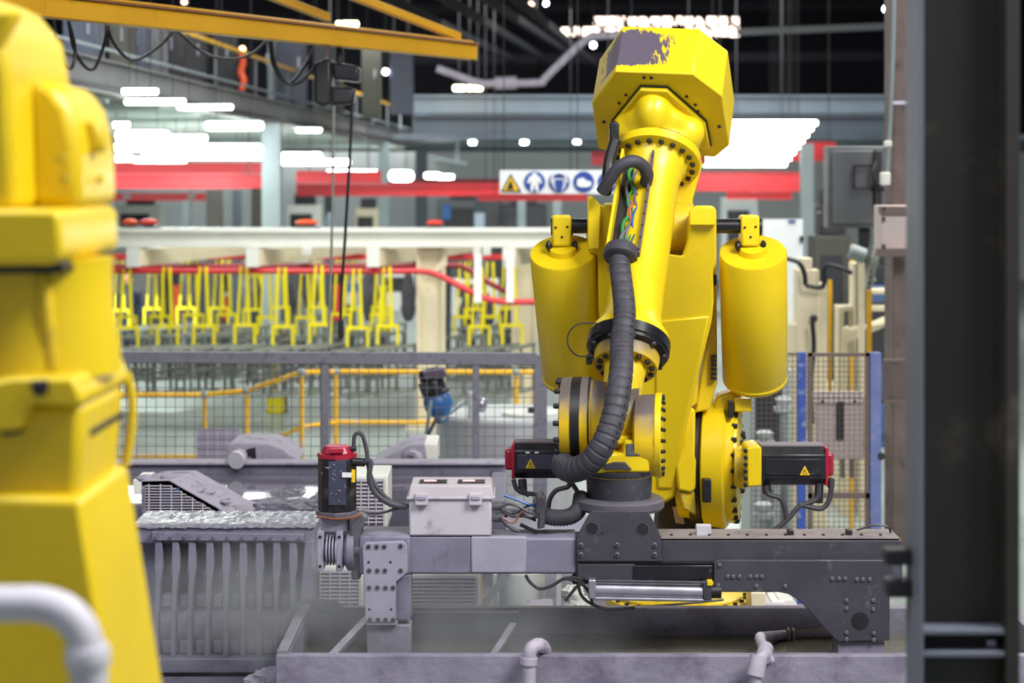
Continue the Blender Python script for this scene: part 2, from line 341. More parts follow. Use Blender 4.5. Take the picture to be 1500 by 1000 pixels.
# ------------------------------------------------------------------ mezzanine on the left
def EX(Y): return -5.70+.048*Y                               # edge of the deck
mz = thing('mezzanine', 'grey steel mezzanine deck with long edge beam and handrails', 'mezzanine', (-5, 20, 0))
def along(Y0, Y1, z0, z1, x0, x1):
    return MB().hexa([Vector((EX(Y0)+x, Y0, z)) for x, z in ((x0, z0), (x1, z0), (x1, z1), (x0, z1))], [Vector((EX(Y1)+x, Y1, z)) for x, z in ((x0, z0), (x1, z0), (x1, z1), (x0, z1))])
along(12, 60, 4.56, 4.80, -26, -.2).build('deck', 'deck_under', mz)
along(12, 60, 4.50, 4.84, -.19, 0).build('edge_beam', 'mezz_beam', mz, .01)
along(12, 60, 4.47, 4.50, -.25, .06).build('lower_flange', 'mezz_beam', mz)
along(12, 60, 4.84, 4.87, -.25, .06).build('upper_flange', 'mezz_beam', mz)
MB().bar((EX(12)+.03, 12, 4.56), (EX(58)+.03, 58, 4.56), .035).build('conduit', 'black', mz)
for z, w in ((5.02, .035), (5.55, .05)): MB().bar((EX(13)-.1, 13, z), (EX(56)-.1, 56, z), w).build('handrail', 'rail_yellow' if z > 5.3 else 'pale_steel', mz)
for k in range(13):
    Y = 15+k*3.2; MB().bar((EX(Y)-.1, Y, 4.85), (EX(Y)-.1, Y, 5.57), .04).build('post', 'cabinet_grey', mz)
for k in range(16):
    Y = 17+k*2.6; MB().aabb(-24, EX(Y)-.25, Y, Y+.14, 4.42, 4.56).build('joist', 'deck_under', mz)
# steel columns under it
for x, Y, wpx, lb in ((397, 32, 27, 'pale grey steel column nearest the grey mezzanine beam corner'), (562, 48.5, 15, 'pale grey slim steel column under the mezzanine'), (617, 58.7, 17, 'dark blue grey steel column at the mezzanine corner')):
    wd = px(wpx, Y); X = (x-CX)*Y/F; t = thing('steel_column', lb, 'column', (X, Y, 0)); m = 'dark_blue_steel' if x > 600 else 'pale_steel'
    MB().aabb(X-wd/2, X+wd/2, Y-.02, Y, 0, 4.46).build('flange', m, t); MB().aabb(X-wd/2, X+wd/2, Y+.26, Y+.28, 0, 4.46).build('flange', m, t)
    MB().aabb(X-.02, X+.02, Y, Y+.26, 0, 4.46).build('web', m, t); MB().aabb(X-wd*.7, X+wd*.7, Y-.1, Y+.35, 0, .03).build('base_plate', m, t)
    if x > 600: MB().aabb(X-wd/2, X+wd/2, Y-.02, Y+.28, 4.46, 5.6).build('upper_post', m, t)
for y0, y1, Y, m, lb in ((139, 166, 45, 'blue_grey_steel', 'upper blue grey cross beam behind the robot head'), (168, 196, 44.5, 'dark_blue_steel', 'lower dark blue cross beam behind the robot head')):
    t = thing('cross_beam', lb, 'beam', P(950, y1, Y)); MB().rect(604, y0+3, 1330, y1-3, Y+.1, .1).build('web', m, t)
    MB().rect(604, y0, 1330, y0+3, Y, .3).build('flange', m, t); MB().rect(604, y1-3, 1330, y1, Y, .3).build('flange', m, t)
# cabinets and panels on the mezzanine deck
for i, (x0, x1, y0, Y, m, lb) in enumerate([(92, 142, 20, 24, 'panel_blue', 'blue grey tall panel behind the looped festoon cables'), (160, 190, 26, 26, 'panel_olive', 'olive tall cabinet on the mezzanine deck'), (192, 212, 30, 27, 'panel_blue', 'narrow slate cabinet beside the olive cabinet'), (214, 232, 30, 28, 'cabinet_grey', 'narrow grey cabinet on the mezzanine deck'), (236, 262, 34, 29, 'cabinet_dark', 'dark cabinet with white disc on the mezzanine deck'), (266, 300, 40, 31, 'cabinet_dark', 'wide black cabinet on the mezzanine deck'), (310, 342, 40, 32, 'cabinet_dark', 'black cabinet left of the red hanging chain guard'), (392, 400, 55, 34, 'pale_steel', 'thin pale post on the mezzanine deck'), (402, 446, 60, 35, 'panel_blue', 'slate panel on the deck left of the black hoist'), (530, 556, 70, 42, 'panel_olive', 'olive cabinet right of the black hoist'), (460, 500, 60, 40, 'cabinet_dark', 'dark machine cabinet behind the black hoist')]):
    t = thing('deck_cabinet', lb, 'cabinet', Vector(((x0+x1)/2*Y/F-CX*Y/F, Y, 4.87)))
    a = P(x0, y0, Y); b = P(x1, y0, Y); MB().aabb(a.x, b.x, Y, Y+.5, 4.88, a.z).build('body', m, t, .01)
    MB().aabb(a.x+.05, b.x-.05, Y-.02, Y, 4.95, a.z-.08).build('door', m, t, .005)
    MB().aabb(b.x-.12, b.x-.09, Y-.05, Y-.02, (5.3+a.z)/2-.1, (5.3+a.z)/2+.1).build('handle', 'aluminium', t)
t = thing('hanging_board', 'slate blue board hanging at the end of the mezzanine', 'board', P(588, 168, 40)); MB().rect(571, 74, 606, 168, 40, .06).build('sheet', 'panel_blue', t, .02)
for x in (576, 601): MB().cyl(P(x, 75, 40.03), (P(x, 0, 40.03).x, 40.03, 11), .012, n=6).build('wire', 'black', t)
t = thing('chain_guard', 'red orange chain guard hanging on the mezzanine', 'guard', P(355, 130, 31)); MB().tube([P(354, 78, 31), P(356, 92, 31), P(353, 105, 31), P(357, 118, 31), P(354, 132, 31)], .06).build('chain', 'orange_paint', t); MB().ball(P(355, 72, 31), .05).build('lamp', 'lamp_orange', t)

# ------------------------------------------------------------------ fluorescent lamps
def luminaire(x0, x1, y0, y1, Y, label, group):
    t = thing('fluorescent_light', label, 'light', P((x0+x1)/2, y1, Y), group)
    h = y1-y0; MB().rect(x0, y0+h*.18, x1, y1, Y, px(h, Y)*1.2).build('tube', 'tube_light', t, px(h, Y)*.3)
    MB().rect(x0-1, y0, x1+1, y0+h*.18, Y-.02, px(h, Y)*1.4).build('housing', 'pale_steel', t)
    for x in (x0+(x1-x0)*.2, x0+(x1-x0)*.8):
        p = P(x, y0, Y); ztop = 4.56 if p.x < EX(Y)-.2 else (4.47 if p.x < EX(Y)+.07 else (4.5 if Y > 46.4 else 11))
        MB().bar((p.x, Y+.03, p.z), (p.x, Y+.03, max(ztop, p.z+.02)), .008).build('suspension_rod', 'black', t)
for a in ((165, 188, 177, 187, 26), (168, 245, 188, 207, 27), (246, 302, 196, 207, 28), (165, 300, 209, 221, 30), (205, 382, 208, 226, 31), (240, 384, 221, 233, 33), (166, 192, 226, 236, 34), (195, 272, 229, 238, 36),
          (412, 470, 222, 233, 36), (412, 513, 232, 241, 38), (478, 552, 248, 255, 40), (570, 604, 247, 265, 46), (622, 645, 252, 261, 50), (640, 664, 255, 262, 52), (178, 230, 128, 138, 20), (182, 270, 143, 153, 22), (260, 340, 152, 160, 24), (300, 384, 176, 190, 27), (434, 470, 187, 193, 34)):
    luminaire(*a, 'bright white fluorescent batten light hanging under the mezzanine', 'fluorescent battens under the mezzanine')
for i in range(8):
    y = 175+i*8.6; luminaire(1020+i*1.5, 1198-i*6.5, y, y+8.4, 32+i*1.2, 'glaring fluorescent batten in the bright bank beside the robot head', 'bank of battens beside the robot head')
for x in (692, 768, 827, 846): luminaire(x-5, x+5, 205 if x < 800 else 196+(x == 846)*8, 211 if x < 800 else 202+(x == 846)*8, 48, 'tiny fluorescent lamp on the pale conduit behind the sign board', 'tiny lamps by the sign board')
t = thing('conduit_rail', 'thin pale conduit under the lower dark cross beam', 'conduit', P(900, 213, 47.8)); MB().bar(P(688, 213, 47.8), P(1120, 212, 47.8), .06).build('tube', 'pale_steel', t)
for x in (700, 850, 1100): MB().bar(P(x, 213, 47.8), P(x, 205, 47.8), .03).build('clip', 'pale_steel', t)
t = thing('hanging_tube', 'white tube hanging above the red girder with slanted side branch', 'tube', P(670, 240, 47)); MB().bar(P(670, 203.5, 47), P(670, 240, 47), .1).build('upright', 'pale_steel', t); MB().bar(P(632, 230, 47), P(684, 240, 47), .08).build('branch', 'pale_steel', t)

# ------------------------------------------------------------------ red girders and far hall
GIRD = []
def girder(x0, x1, y0, y1, Y, label, m='red_paint'):
    t = thing('red_girder', label, 'girder', P((x0+x1)/2, y1, Y)); GIRD.append(t); MB().rect(x0, y0+2, x1, y1-2, Y+.06, .1).build('web', m, t)
    MB().rect(x0, y0, x1, y0+2.5, Y, .24).build('flange', m, t); MB().rect(x0, y1-2.5, x1, y1, Y, .24).build('flange', m, t)
    ztop = 4.56 if x1 < 600 else (4.5 if Y > 46.4 else 11)
    for x in (x0+(x1-x0)*.15, x0+(x1-x0)*.85):
        p = P(x, y0, Y); MB().bar((p.x, Y+.1, p.z), (p.x, Y+.1, ztop), .02).build('hanger_rod', 'black', t)
for a in ((100, 410, 238, 254, 36, 'upper red girder left of the pale column', 'red_paint'), (100, 410, 255, 276, 33, 'thick red girder left of the pale column', 'red_paint'), (150, 300, 283, 294, 40, 'short red girder with green lamps under the thick girder', 'red_paint'),
          (434, 558, 250, 268, 36, 'upper red girder right of the pale column', 'red_paint'), (434, 760, 269, 287, 44, 'long lower red girder behind the hoist cables', 'red_paint'), (565, 760, 262, 272, 50, 'slim red girder left of the sign board', 'red_dark'), (700, 860, 284, 294, 42, 'slim red girder under the sign board', 'red_paint'),
          (866, 1035, 222, 242, 30, 'short red girder behind the forearm flange', 'red_dark'), (1020, 1182, 252, 280, 38, 'thick red girder under the bright light bank', 'red_paint'), (1065, 1160, 281, 292, 44, 'slim red girder under the thick right girder', 'red_paint'), (1160, 1225, 208, 236, 40, 'red girder end beside the grey wall cabinet', 'red_paint')):
    girder(*a)
for x in (185, 280): MB().rect(x-5, 285, x+6, 291, 39.98, .05).build('indicator', 'pale_steel', GIRD[2])
for x0, x1, y0, Y, lb, m in ((266, 278, 293, 38, 'thin pale post under the short red girder', 'pale_steel'), (302, 324, 278, 36, 'olive grey post behind the white conveyor beam', 'panel_olive'), (368, 384, 276, 40, 'grey post beside the pale column', 'panel_olive'), (340, 352, 278, 37, 'blue grey post left of the pale column', 'blue_grey_steel'), (695, 710, 284, 50, 'slate post below the slim red girder', 'blue_grey_steel'), (758, 770, 286, 44, 'pale post under the sign board', 'pale_steel'), (810, 822, 290, 44, 'white slim post near the left balancer', 'pale_steel'), (1174, 1192, 210, 30, 'tall grey post left of the wall cabinet', 'pale_steel'), (475, 488, 285, 50, 'grey post between the hoist cables', 'blue_grey_steel')):
    a = P(x0, y0, Y); b = P(x1, y0, Y); t = thing('hall_post', lb, 'post', ((a.x+b.x)/2, Y, 0)); MB().aabb(a.x, b.x, Y, Y+.2, 0, a.z).build('shaft', m, t); MB().aabb(a.x-.06, b.x+.06, Y-.06, Y+.26, 0, .04).build('base', m, t)
# machines, bins and boxes far back, seen between beams and hangers
def machine(x0, x1, y0, Y, label, m, m2='cabinet_dark', y1=None):
    a = P(x0, y0, Y); b = P(x1, y0, Y); z0 = 0 if y1 is None else P(x0, y1, Y).z; h = a.z-z0
    t = thing('hall_machine', label, 'machine', ((a.x+b.x)/2, Y, z0))
    MB().aabb(a.x, b.x, Y, Y+.8, z0, a.z).build('body', m, t, .02); MB().aabb(a.x+.1*(b.x-a.x), b.x-.25*(b.x-a.x), Y-.03, Y, z0+h*.55, a.z-.1*h).build('panel', m2, t, .01)
    MB().aabb(a.x+.12*(b.x-a.x), b.x-.12*(b.x-a.x), Y-.04, Y, z0+h*.08, z0+h*.45).build('door', m, t, .01); MB().aabb(a.x+.2*(b.x-a.x), b.x-.2*(b.x-a.x), Y+.2, Y+.6, a.z, a.z+.12*h).build('hood', m2, t, .02)
MC = [(170, 235, 300, 56, 'white', 'white machine with dark panel behind the left red girder', 'white_paint'), (232, 262, 402, 44, '', 'pale blue machine behind the yellow hangers', 'panel_blue'), (262, 300, 398, 42, '', 'grey machine with dark panel behind the yellow hangers', 'cabinet_grey'),
      (300, 345, 395, 46, '', 'tall white machine housing behind the yellow hangers', 'white_paint'), (420, 470, 300, 56, '', 'white machine behind the upper red girder', 'white_paint'), (392, 432, 396, 44, '', 'yellow and grey machine behind the hangers', 'cabinet_grey'), (520, 556, 305, 58, '', 'cream machine beside the slim pale column', 'cream_paint'),
      (485, 503, 400, 46, '', 'black machine behind the hoist cables', 'cabinet_dark'), (640, 735, 292, 60, '', 'grey machine left of the sign board posts', 'cabinet_grey'), (735, 800, 300, 58, '', 'dark machine with round door under the sign board', 'cabinet_dark'), (560, 606, 400, 48, '', 'pale machine left of the cream column', 'white_paint'), (662, 730, 410, 46, '', 'light machine behind the dipping red track', 'white_paint'), (430, 462, 398, 50, '', 'pale grey machine behind the hangers', 'wall_pale'), (1060, 1110, 290, 46, '', 'slatted grey machine behind the right arm lobe', 'wall_pale'), (1195, 1240, 300, 40, '', 'dim grey machine beside the grey post', 'panel_olive')]
for x0, x1, y0, Y, _, lb, m in MC: machine(x0, x1, y0, Y, lb, m)
for x0, x1, y0, y1, Y, lb, m in ((178, 202, 320, 331, 25.8, 'orange drum resting on the white conveyor beam', 'orange_paint'), (203, 232, 320, 331, 25.8, 'red bundle resting on the white conveyor beam', 'red_paint'), (432, 466, 321, 331, 25.8, 'orange red bundle resting behind the white beam', 'orange_paint'), (624, 650, 322, 331, 25.8, 'pinkish red bundle right of the corner column', 'red_paint')):
    t = thing('bundle', lb, 'bundle', P((x0+x1)/2, y1, Y)); MB().ball(P((x0+x1)/2, (y0+y1)/2, Y), px((x1-x0)/2, Y), (1, .8, (y1-y0)/(x1-x0)), 16).build('roll', m, t); MB().rect(x0+3, (y0+y1)/2-1, x1-3, (y0+y1)/2+1, Y-px((x1-x0)/2, Y)*.82, .05).build('strap', 'orange_paint', t)
    MB().rect(x0, y1, x1, y1+3.2, Y-.12, .3).build('tray', 'cabinet_grey', t)
for x0, x1, y0, y1, lb, m in ((503, 526, 415, 428, 'bright blue bin behind the hoist cables', 'motor_blue'), (503, 523, 428, 446, 'salmon pink bin under the bright blue bin', 'pink_beige'), (322, 332, 436, 470, 'red hydrant cabinet on the white machine housing', 'red_paint'), (648, 660, 300, 322, 'blue box beside the corner column', 'motor_blue'), (395, 412, 440, 495, 'solid yellow guard plate among the hangers', 'hanger_yellow'), (366, 385, 403, 450, 'yellow guard frame plate among the hangers', 'hanger_yellow'), (488, 498, 418, 470, 'slim red pillar box behind the hoist cables', 'red_paint'), (254, 262, 418, 470, 'slim orange pillar box behind the hangers', 'orange_paint'), (552, 566, 420, 492, 'yellow upright plate left of the cream column', 'hanger_yellow')):
    Y = 38; t = thing('storage_bin', lb, 'bin', P((x0+x1)/2, y1, Y)); MB().rect(x0, y0+2, x1, y1, Y, .3).build('body', m, t, .02); MB().rect(x0-1, y0, x1+1, y0+2, Y-.03, .36).build('rim', m, t); b = P((x0+x1)/2, y1, Y); 
    if not lb.startswith('bright blue'): MB().aabb(b.x-.08, b.x+.08, Y+.05, Y+.25, 0, b.z).build('stand', 'cabinet_dark', t)

# ------------------------------------------------------------------ white conveyor frame with red track
t = thing('conveyor_gantry', 'white painted conveyor support frame with long beam and columns', 'conveyor frame', P(630, 625, 25.7))
MB().rect(60, 340, 905, 356, 25.75, .16).build('beam_web', 'white_paint', t)
MB().rect(60, 334, 905, 340, 25.65, .36).build('beam_flange', 'white_paint', t); MB().rect(60, 356, 905, 362, 25.65, .36).build('beam_flange', 'white_paint', t)
cz = P(630, 362, 25.7).z
for x, wpx, Y in ((631, 42, 25.8), (768, 38, 27.2)):
    a = P(x, 362, Y); wd = px(wpx, Y); MB().aabb(a.x-wd/2, a.x-wd/2+.05, Y, Y+.35, 0, cz).build('column', 'cream_paint', t); MB().aabb(a.x+wd/2-.05, a.x+wd/2, Y, Y+.35, 0, cz).build('column', 'cream_paint', t)
    MB().aabb(a.x-wd/2+.05, a.x+wd/2-.05, Y+.08, Y+.14, 0, cz).build('column_web', 'cream_paint', t); MB().aabb(a.x-.35, a.x+.35, Y-.1, Y+.45, 0, .04).build('base_plate', 'cream_paint', t)
MB().prism([(655, 372), (655, 388), (632, 405), (632, 396)], 25.78, .1).build('knee_brace', 'cream_paint', t)
for x in (185, 360, 537, 736):                              # cross arms running back above the track
    a = P(x, 363, 25.4); wd = px(19, 25.4); MB().aabb(a.x, a.x+wd, 25.4, 25.46, P(0, 391, 25.4).z, P(0, 363, 25.4).z).build('arm_end', 'white_paint', t)
    A = [P(x+4, 366, 25.5), P(x+18, 366, 25.5), P(x+18, 390, 25.5), P(x+4, 390, 25.5)]; MB().hexa(A, [p+Vector((1.2, 5, 0)) for p in A]).build('cross_arm', 'cream_paint', t)
for x in (442, 705, 693): MB().rect(x, 363, x+14, 374, 26.5, .2).build('stub', 'white_paint', t)
tr = thing('conveyor_track', 'red overhead conveyor track that dips towards the robot', 'track', P(600, 395, 25))
MB().tube([P(60, 396, 25.6), P(300, 396.5, 25.6), P(560, 397, 25.6), P(610, 397, 25.6), P(640, 402, 25.5), P(680, 422, 25.3), P(715, 438, 25.2), P(750, 442, 25.2), P(800, 442, 25.2), P(900, 442, 25.2)], .045, 6, 8).build('rail', 'red_paint', tr)
MB().tube([P(60, 391, 27.6), P(560, 389, 27.6), P(660, 388, 27.6), P(685, 394, 27.6), P(715, 413, 27.6), P(745, 428, 27.6), P(770, 430, 27.6), P(900, 430, 27.6)], .045, 6, 8).build('rail', 'red_dark', tr)
MB().rect(60, 372, 1000, 380, 30, .1).build('rear_rail', 'red_paint', tr)
for x in (700, 747): MB().bar(P(x, 372, 25.3), P(x, 443, 25.2), .1).build('hanger_post', 'white_paint', tr)

# hanging carriers: yellow fork above, grey rack below
def make_carrier():
    c = thing('carrier', '', 'carrier', (0, 0, 0)); wd = .14
    MB().bar((-.055, 0, 1.74), (-.10, 0, .92), .03).build('fork_rod', 'hanger_yellow', c); MB().bar((.03, 0, 1.74), (.06, 0, .92), .04).build('fork_rod', 'hanger_yellow', c)
    MB().bar((-wd, 0, .92), (wd, 0, .92), .045).build('crossbar', 'hanger_yellow', c)
    for s in (-1, 1): MB().bar((s*wd, 0, .94), (s*wd, 0, .66), .04).build('prong', 'hanger_yellow', c)
    d = Vector((.5, 1.0, 0))
    for k, z in ((0, .62), (1, .0)):
        for s in (-.12, .12): MB().bar(Vector((s, 0, z))-d*.45, Vector((s, 0, z))+d*.45, .05, .04).build('rack_bar', 'rack_grey', c)
    for i in range(5):
        for s in ((-.12,) if i % 2 else (.12,)):
            p = d*(-.42+i*.21); MB().bar(Vector((s, 0, 0))+p, Vector((s, 0, .62))+p, .034).build('rack_leg', 'rack_dark', c)
        MB().bar(Vector((-.12, 0, .3))+d*(-.42+i*.21), Vector((.12, 0, .3))+d*(-.42+i*.21), .035).build('rack_rung', 'rack_dark', c)
    return c
car = make_carrier(); first = True
rows = [(25.55, 478, [190, 246, 302, 356, 411, 468, 520, 570, 700, 752], 'front row'), (27.6, 462, [182, 232, 284, 336, 390, 444, 500, 560, 676, 718], 'middle row'), (30.05, 452, [175, 222, 270, 318, 366, 414, 462, 510, 558, 690, 740], 'back row')]
for Y, yb, xs, nm in rows:
    for x in xs:
        c = car if first else copy_tree(car); first = False
        c.location = P(x+random.uniform(-4, 4), yb+random.uniform(-3, 3), Y)-Vector((0, 0, .92)); c.rotation_euler.z = random.uniform(-.1, .1); c['label'] = 'yellow fork carrier with grey rack, %s under the red track' % nm; c['group'] = 'carriers in the '+nm
for i, (x, y0, y1, Y) in enumerate([(218, 405, 462, 33), (276, 402, 470, 34), (372, 404, 460, 33), (420, 415, 470, 33), (455, 400, 455, 33), (541, 396, 470, 32), (598, 400, 470, 34), (686, 420, 500, 32), (742, 448, 510, 31), (712, 430, 490, 34)]):
    t = thing('shell_mould', 'dark rough shell mould hanging behind the yellow forks', 'mould', P(x, y1, Y), 'hanging shell moulds')
    prof = []; a = P(x, y1, Y); L = P(x, y0, Y).z-a.z
    for k in range(9): prof.append((L*k/8, .04+.12*math.sin(math.pi*(k+.6)/9.2)*random.uniform(.7, 1.2)))
    MB().lathe(a, (0, 0, 1), prof, 12).build('shell', 'shell_dark', t); MB().cyl(a+Vector((0, 0, L)), a+Vector((0, 0, L+.35)), .02, n=6).build('hook', 'rack_grey', t)
# person standing behind the hangers at the left
pe = thing('person', 'person in navy overalls standing behind the hangers at the left', 'person', (P(188, 470, 33.5).x, 33.5, 0))
bx, by = P(188, 470, 33.5).x, 33.5
mb = MB()
mb.lathe((bx, by, 0), (0, 0, 1), [(.85, .17), (.95, .18), (1.1, .15), (1.3, .185), (1.42, .17), (1.5, .07), (1.58, .06)], 16)
for s in (-1, 1):
    mb.tube([(bx+s*.09, by, .92), (bx+s*.1, by, .5), (bx+s*.1, by+.02, .08)], .08, 10, 5, lambda j, m: .095-.04*j/m); mb.ball((bx+s*.1, by-.06, .05), .06, (.8, 1.9, .8))
    mb.tube([(bx+s*.17, by, 1.42), (bx+s*.24, by, 1.15), (bx+s*.18, by-.2, .98)], .05, 8, 5, lambda j, m: .06-.02*j/m)
mb.build('body', 'navy', pe)
mb = MB().ball((bx, by, 1.69), .105, (.85, 1, 1.2), 16); mb.ball((bx, by-.105, 1.67), .018, (1, 1.2, 1.6)); mb.build('head', 'skin', pe)
MB().ball((bx, by+.02, 1.73), .105, (.92, 1, 1.05), 16).build('hair', 'hair', pe)
for s in (-1, 1):
    h = MB().ball((bx+s*.18, by-.24, .96), .04, (.8, 1.2, .6))
    for k in range(5): h.tube([(bx+s*.18+(k-2)*.015, by-.27, .955), (bx+s*.18+(k-2)*.017, by-.32, .945), (bx+s*.18+(k-2)*.017, by-.34, .92)], .008, 6, 3)
    h.build('hand', 'skin', pe)

# ------------------------------------------------------------------ safety sign board
sg = thing('safety_sign', 'white safety sign board with warning triangle and blue pictograms', 'sign', P(820, 284, 22))
MB().rect(732, 249, 935, 284, 22, .02).build('board', 'sign_white', sg)
def disc(x, y, r, Y, th, m, par, nm='disc'): return MB().cyl(P(x, y, Y), P(x, y, Y)+Vector((0, th, 0)), px(r, Y), n=28).build(nm, m, par)
MB().prism([(748, 254), (764, 281), (733.5, 281)], 21.99, .012).build('warning_triangle', 'sign_black', sg)
MB().prism([(748, 258.5), (760, 279), (737, 279)], 21.98, .012).build('warning_face', 'sign_yellow', sg)
MB().prism([(748, 263), (751, 270), (753, 277), (742, 277), (745, 270)], 21.97, .012).build('warning_symbol', 'sign_black', sg)
for x in (783, 819, 855, 891): disc(x, 266.5, 15.5, 21.99, .012, 'sign_blue', sg, 'blue_disc')
m = MB(); m.prism([(780, 253), (786, 253), (787, 257), (791, 259), (794, 268), (791, 269), (788, 264), (789, 280), (785, 280), (783, 270), (781, 280), (777, 280), (778, 264), (775, 269), (772, 268), (775, 259), (779, 257)], 21.98, .012); m.build('coverall_symbol', 'sign_white', sg)
m = MB(); m.tube([P(808, 268, 21.97), P(810, 257, 21.97), P(819, 253, 21.97), P(828, 257, 21.97), P(830, 268, 21.97)], .013, 6)
m.prism([(811, 261), (827, 261), (829, 272), (824, 279), (814, 279), (809, 272)], 21.98, .005); m.build('ear_defender_symbol', 'sign_white', sg)
MB().prism([(813, 263), (825, 263), (825, 272), (822, 280), (816, 280), (813, 272)], 21.965, .01).build('head_symbol', 'sign_blue', sg)
MB().prism([(846, 262), (855, 260), (858, 264), (866, 266), (866, 272), (859, 274), (850, 274), (845, 271)], 21.98, .012).build('glove_symbol', 'sign_white', sg)
MB().prism([(884, 260), (898, 260), (900, 270), (891, 278), (882, 270)], 21.98, .012).build('mask_symbol', 'sign_white', sg)
for x in (738, 846, 925): MB().cyl(P(x, 249, 22.01), (P(x, 249, 22.01).x, 22.01, 11), .006, n=6).build('hanging_wire', 'black', sg)

PZ = 1.15                                                   # top of the cell plinth
# ================================================================== yellow jib crane with hoist
jc = thing('jib_crane', 'yellow jib crane boom with slanted braces above the cell', 'crane', P(60, 18, 11.6))
def boom(pa, pb, w, h, nm='boom', m='crane_yellow'):
    a, b = Vector(pa), Vector(pb); MBx = MB(); u = Vector((0, 0, 1)); s = (b-a).cross(u).normalized()*w/2
    MBx.hexa([a-s, a+s, a+s+u*h, a-s+u*h], [b-s, b+s, b+s+u*h, b-s+u*h]); return MBx.build(nm, m, jc, .008)
A0, A1 = P(-60, 4, 11.2), P(692, 88, 16)
A0.z = A1.z
boom(A0, A1, .11, .13); boom(A0+Vector((0, 0, .13)), A1+Vector((0, 0, .13)), .16, .014, 'flange', 'rust_rope'); boom(A0+Vector((0, -.02, .144)), A1+Vector((-.05, -.02, .144)), .15, .02, 'flange')
boom((A0.x, 11.3, 5.51), P(672, 60, 15.9), .06, .07, 'brace'); boom((A0.x, 11.3, 5.31), P(480, 32, 15), .06, .07, 'brace')
MB().hexa([A1+Vector((-.01, -.06, 0)), A1+Vector((.02, .06, 0)), A1+Vector((.02, .06, .14)), A1+Vector((-.01, -.06, .14))], [p+Vector((.02, 0, 0)) for p in (A1+Vector((-.01, -.06, 0)), A1+Vector((.02, .06, 0)), A1+Vector((.02, .06, .14)), A1+Vector((-.01, -.06, .14)))]).build('end_plate', 'crane_yellow', jc)
MB().aabb(A0.x-.3, A0.x+.1, A0.y-.2, A0.y+.2, PZ, A0.z+1.15).build('mast', 'crane_yellow', jc)
MB().prism([(35, -12), (65, -12), (65, 18), (50, 26), (35, 18)], 11.7, .12).build('bracket', 'crane_yellow', jc)
def mid(x): # point under the boom at picture column x
    t = (x+60)/752; return A0.lerp(A1, t)
fc = thing('festoon_cable', 'black festoon cable looping under the yellow boom', 'cable', P(120, 90, 12.3))
for pts in ([(78, 22), (82, 60), (95, 95), (106, 98), (110, 70), (100, 28)], [(100, 28), (108, 70), (125, 98), (140, 98), (154, 60), (157, 30)], [(157, 34), (165, 60), (185, 84), (205, 86), (235, 66), (256, 44)], [(395, 60), (400, 95), (418, 121), (432, 116), (450, 90), (458, 72)], [(258, 44), (300, 78), (340, 86), (370, 78), (392, 58)]):
    MB().tube([P(x, y, 12.4+(x-78)*.0062) for x, y in pts], .012, 6, 6).build('loop', 'black', fc)
ho = thing('chain_hoist', 'black electric chain hoist hanging from the yellow boom', 'hoist', P(490, 160, 14.6))
MB().prism([(460, 92), (484, 84), (486, 150), (474, 156), (460, 150)], 14.5, .3).build('motor', 'black', ho, .02)
MB().prism([(486, 90), (526, 97), (526, 120), (488, 116)], 14.5, .22).build('gearbox', 'black_glossy', ho, .02)
MB().prism([(462, 125), (520, 128), (518, 152), (466, 156)], 14.62, .16).build('chain_bag', 'cabinet_dark', ho, .03)
MB().cyl(P(478, 86, 14.6), P(478, 66, 14.6), .03).build('hook', 'aluminium', ho); MB().cyl(P(497, 92, 14.6), P(497, 66, 14.6), .025).build('trolley_pin', 'cabinet_dark', ho)
MB().tube([P(489, 155, 14.6), P(487, 300, 14.6), P(484, 420, 14.6), P(481, 503, 14.6)], .011, 6).build('chain', 'rack_grey', ho)
MB().tube([P(516, 150, 14.55), P(513, 220, 14.55), P(506, 340, 14.55), P(500, 430, 14.55), P(499, 470, 14.55)], .013, 6).build('pendant_cable', 'black', ho)
MB().rect(495, 468, 503, 496, 14.5, .05).build('pendant', 'black', ho, .008)
MB().tube([P(460, 100, 14.55), P(440, 120, 14.5), P(420, 122, 14.4), P(402, 90, 14.2), P(398, 60, 14.2)], .012, 6).build('power_cable', 'black', ho)

# ================================================================== yellow guard rail on the hall floor
hr = thing('guard_rail', 'yellow and bare metal tubular guard rail around the hall walkway', 'guard rail', P(440, 676, 22))
rp = [(100, 578, 21.6), (300, 578, 21.6), (362, 572, 21.4), (442, 545, 20.8), (492, 544, 21.2), (800, 545, 21.2)]
R = .027
for k in range(len(rp)-1): MB().cyl(P(*rp[k]), P(*rp[k+1]), R, n=10).build('top_rail', 'rail_yellow', hr)
for x, y, Y in rp[1:5]+[(756, 545, 21.2)]:
    a = P(x, y, Y); MB().cyl(a, (a.x, a.y, 0), R, n=10).build('post', 'rail_yellow', hr); MB().ball(a, .05).build('elbow', 'pale_steel', hr); MB().cyl((a.x, a.y, .02), (a.x, a.y, 0), .08, n=12).build('foot', 'rail_yellow', hr)
for a, b in (((100, 669, 21.6), (362, 668, 21.4)), ((362, 662, 21.4), (442, 625, 20.8)), ((442, 625, 20.8), (492, 618, 21.2)), ((492, 618, 21.2), (800, 619, 21.2))):
    MB().cyl(P(*a), P(*b), R*.9, n=10).build('mid_rail', 'rail_yellow', hr)
t = thing('bollard', 'yellow block bollard standing behind the guard rail', 'bollard', P(403, 604, 27.5)); a = P(403, 604, 27.5); MB().aabb(a.x-.13, a.x+.13, 27.5, 27.8, 0, .3).build('block', 'hanger_yellow', t, .02); MB().aabb(a.x+.09, a.x+.16, 27.6, 27.7, 0, 1.2).build('upright', 'brown_steel', t); MB().aabb(a.x-.06, a.x+.02, 27.55, 27.7, .3, .75).build('plate', 'hanger_yellow', t)

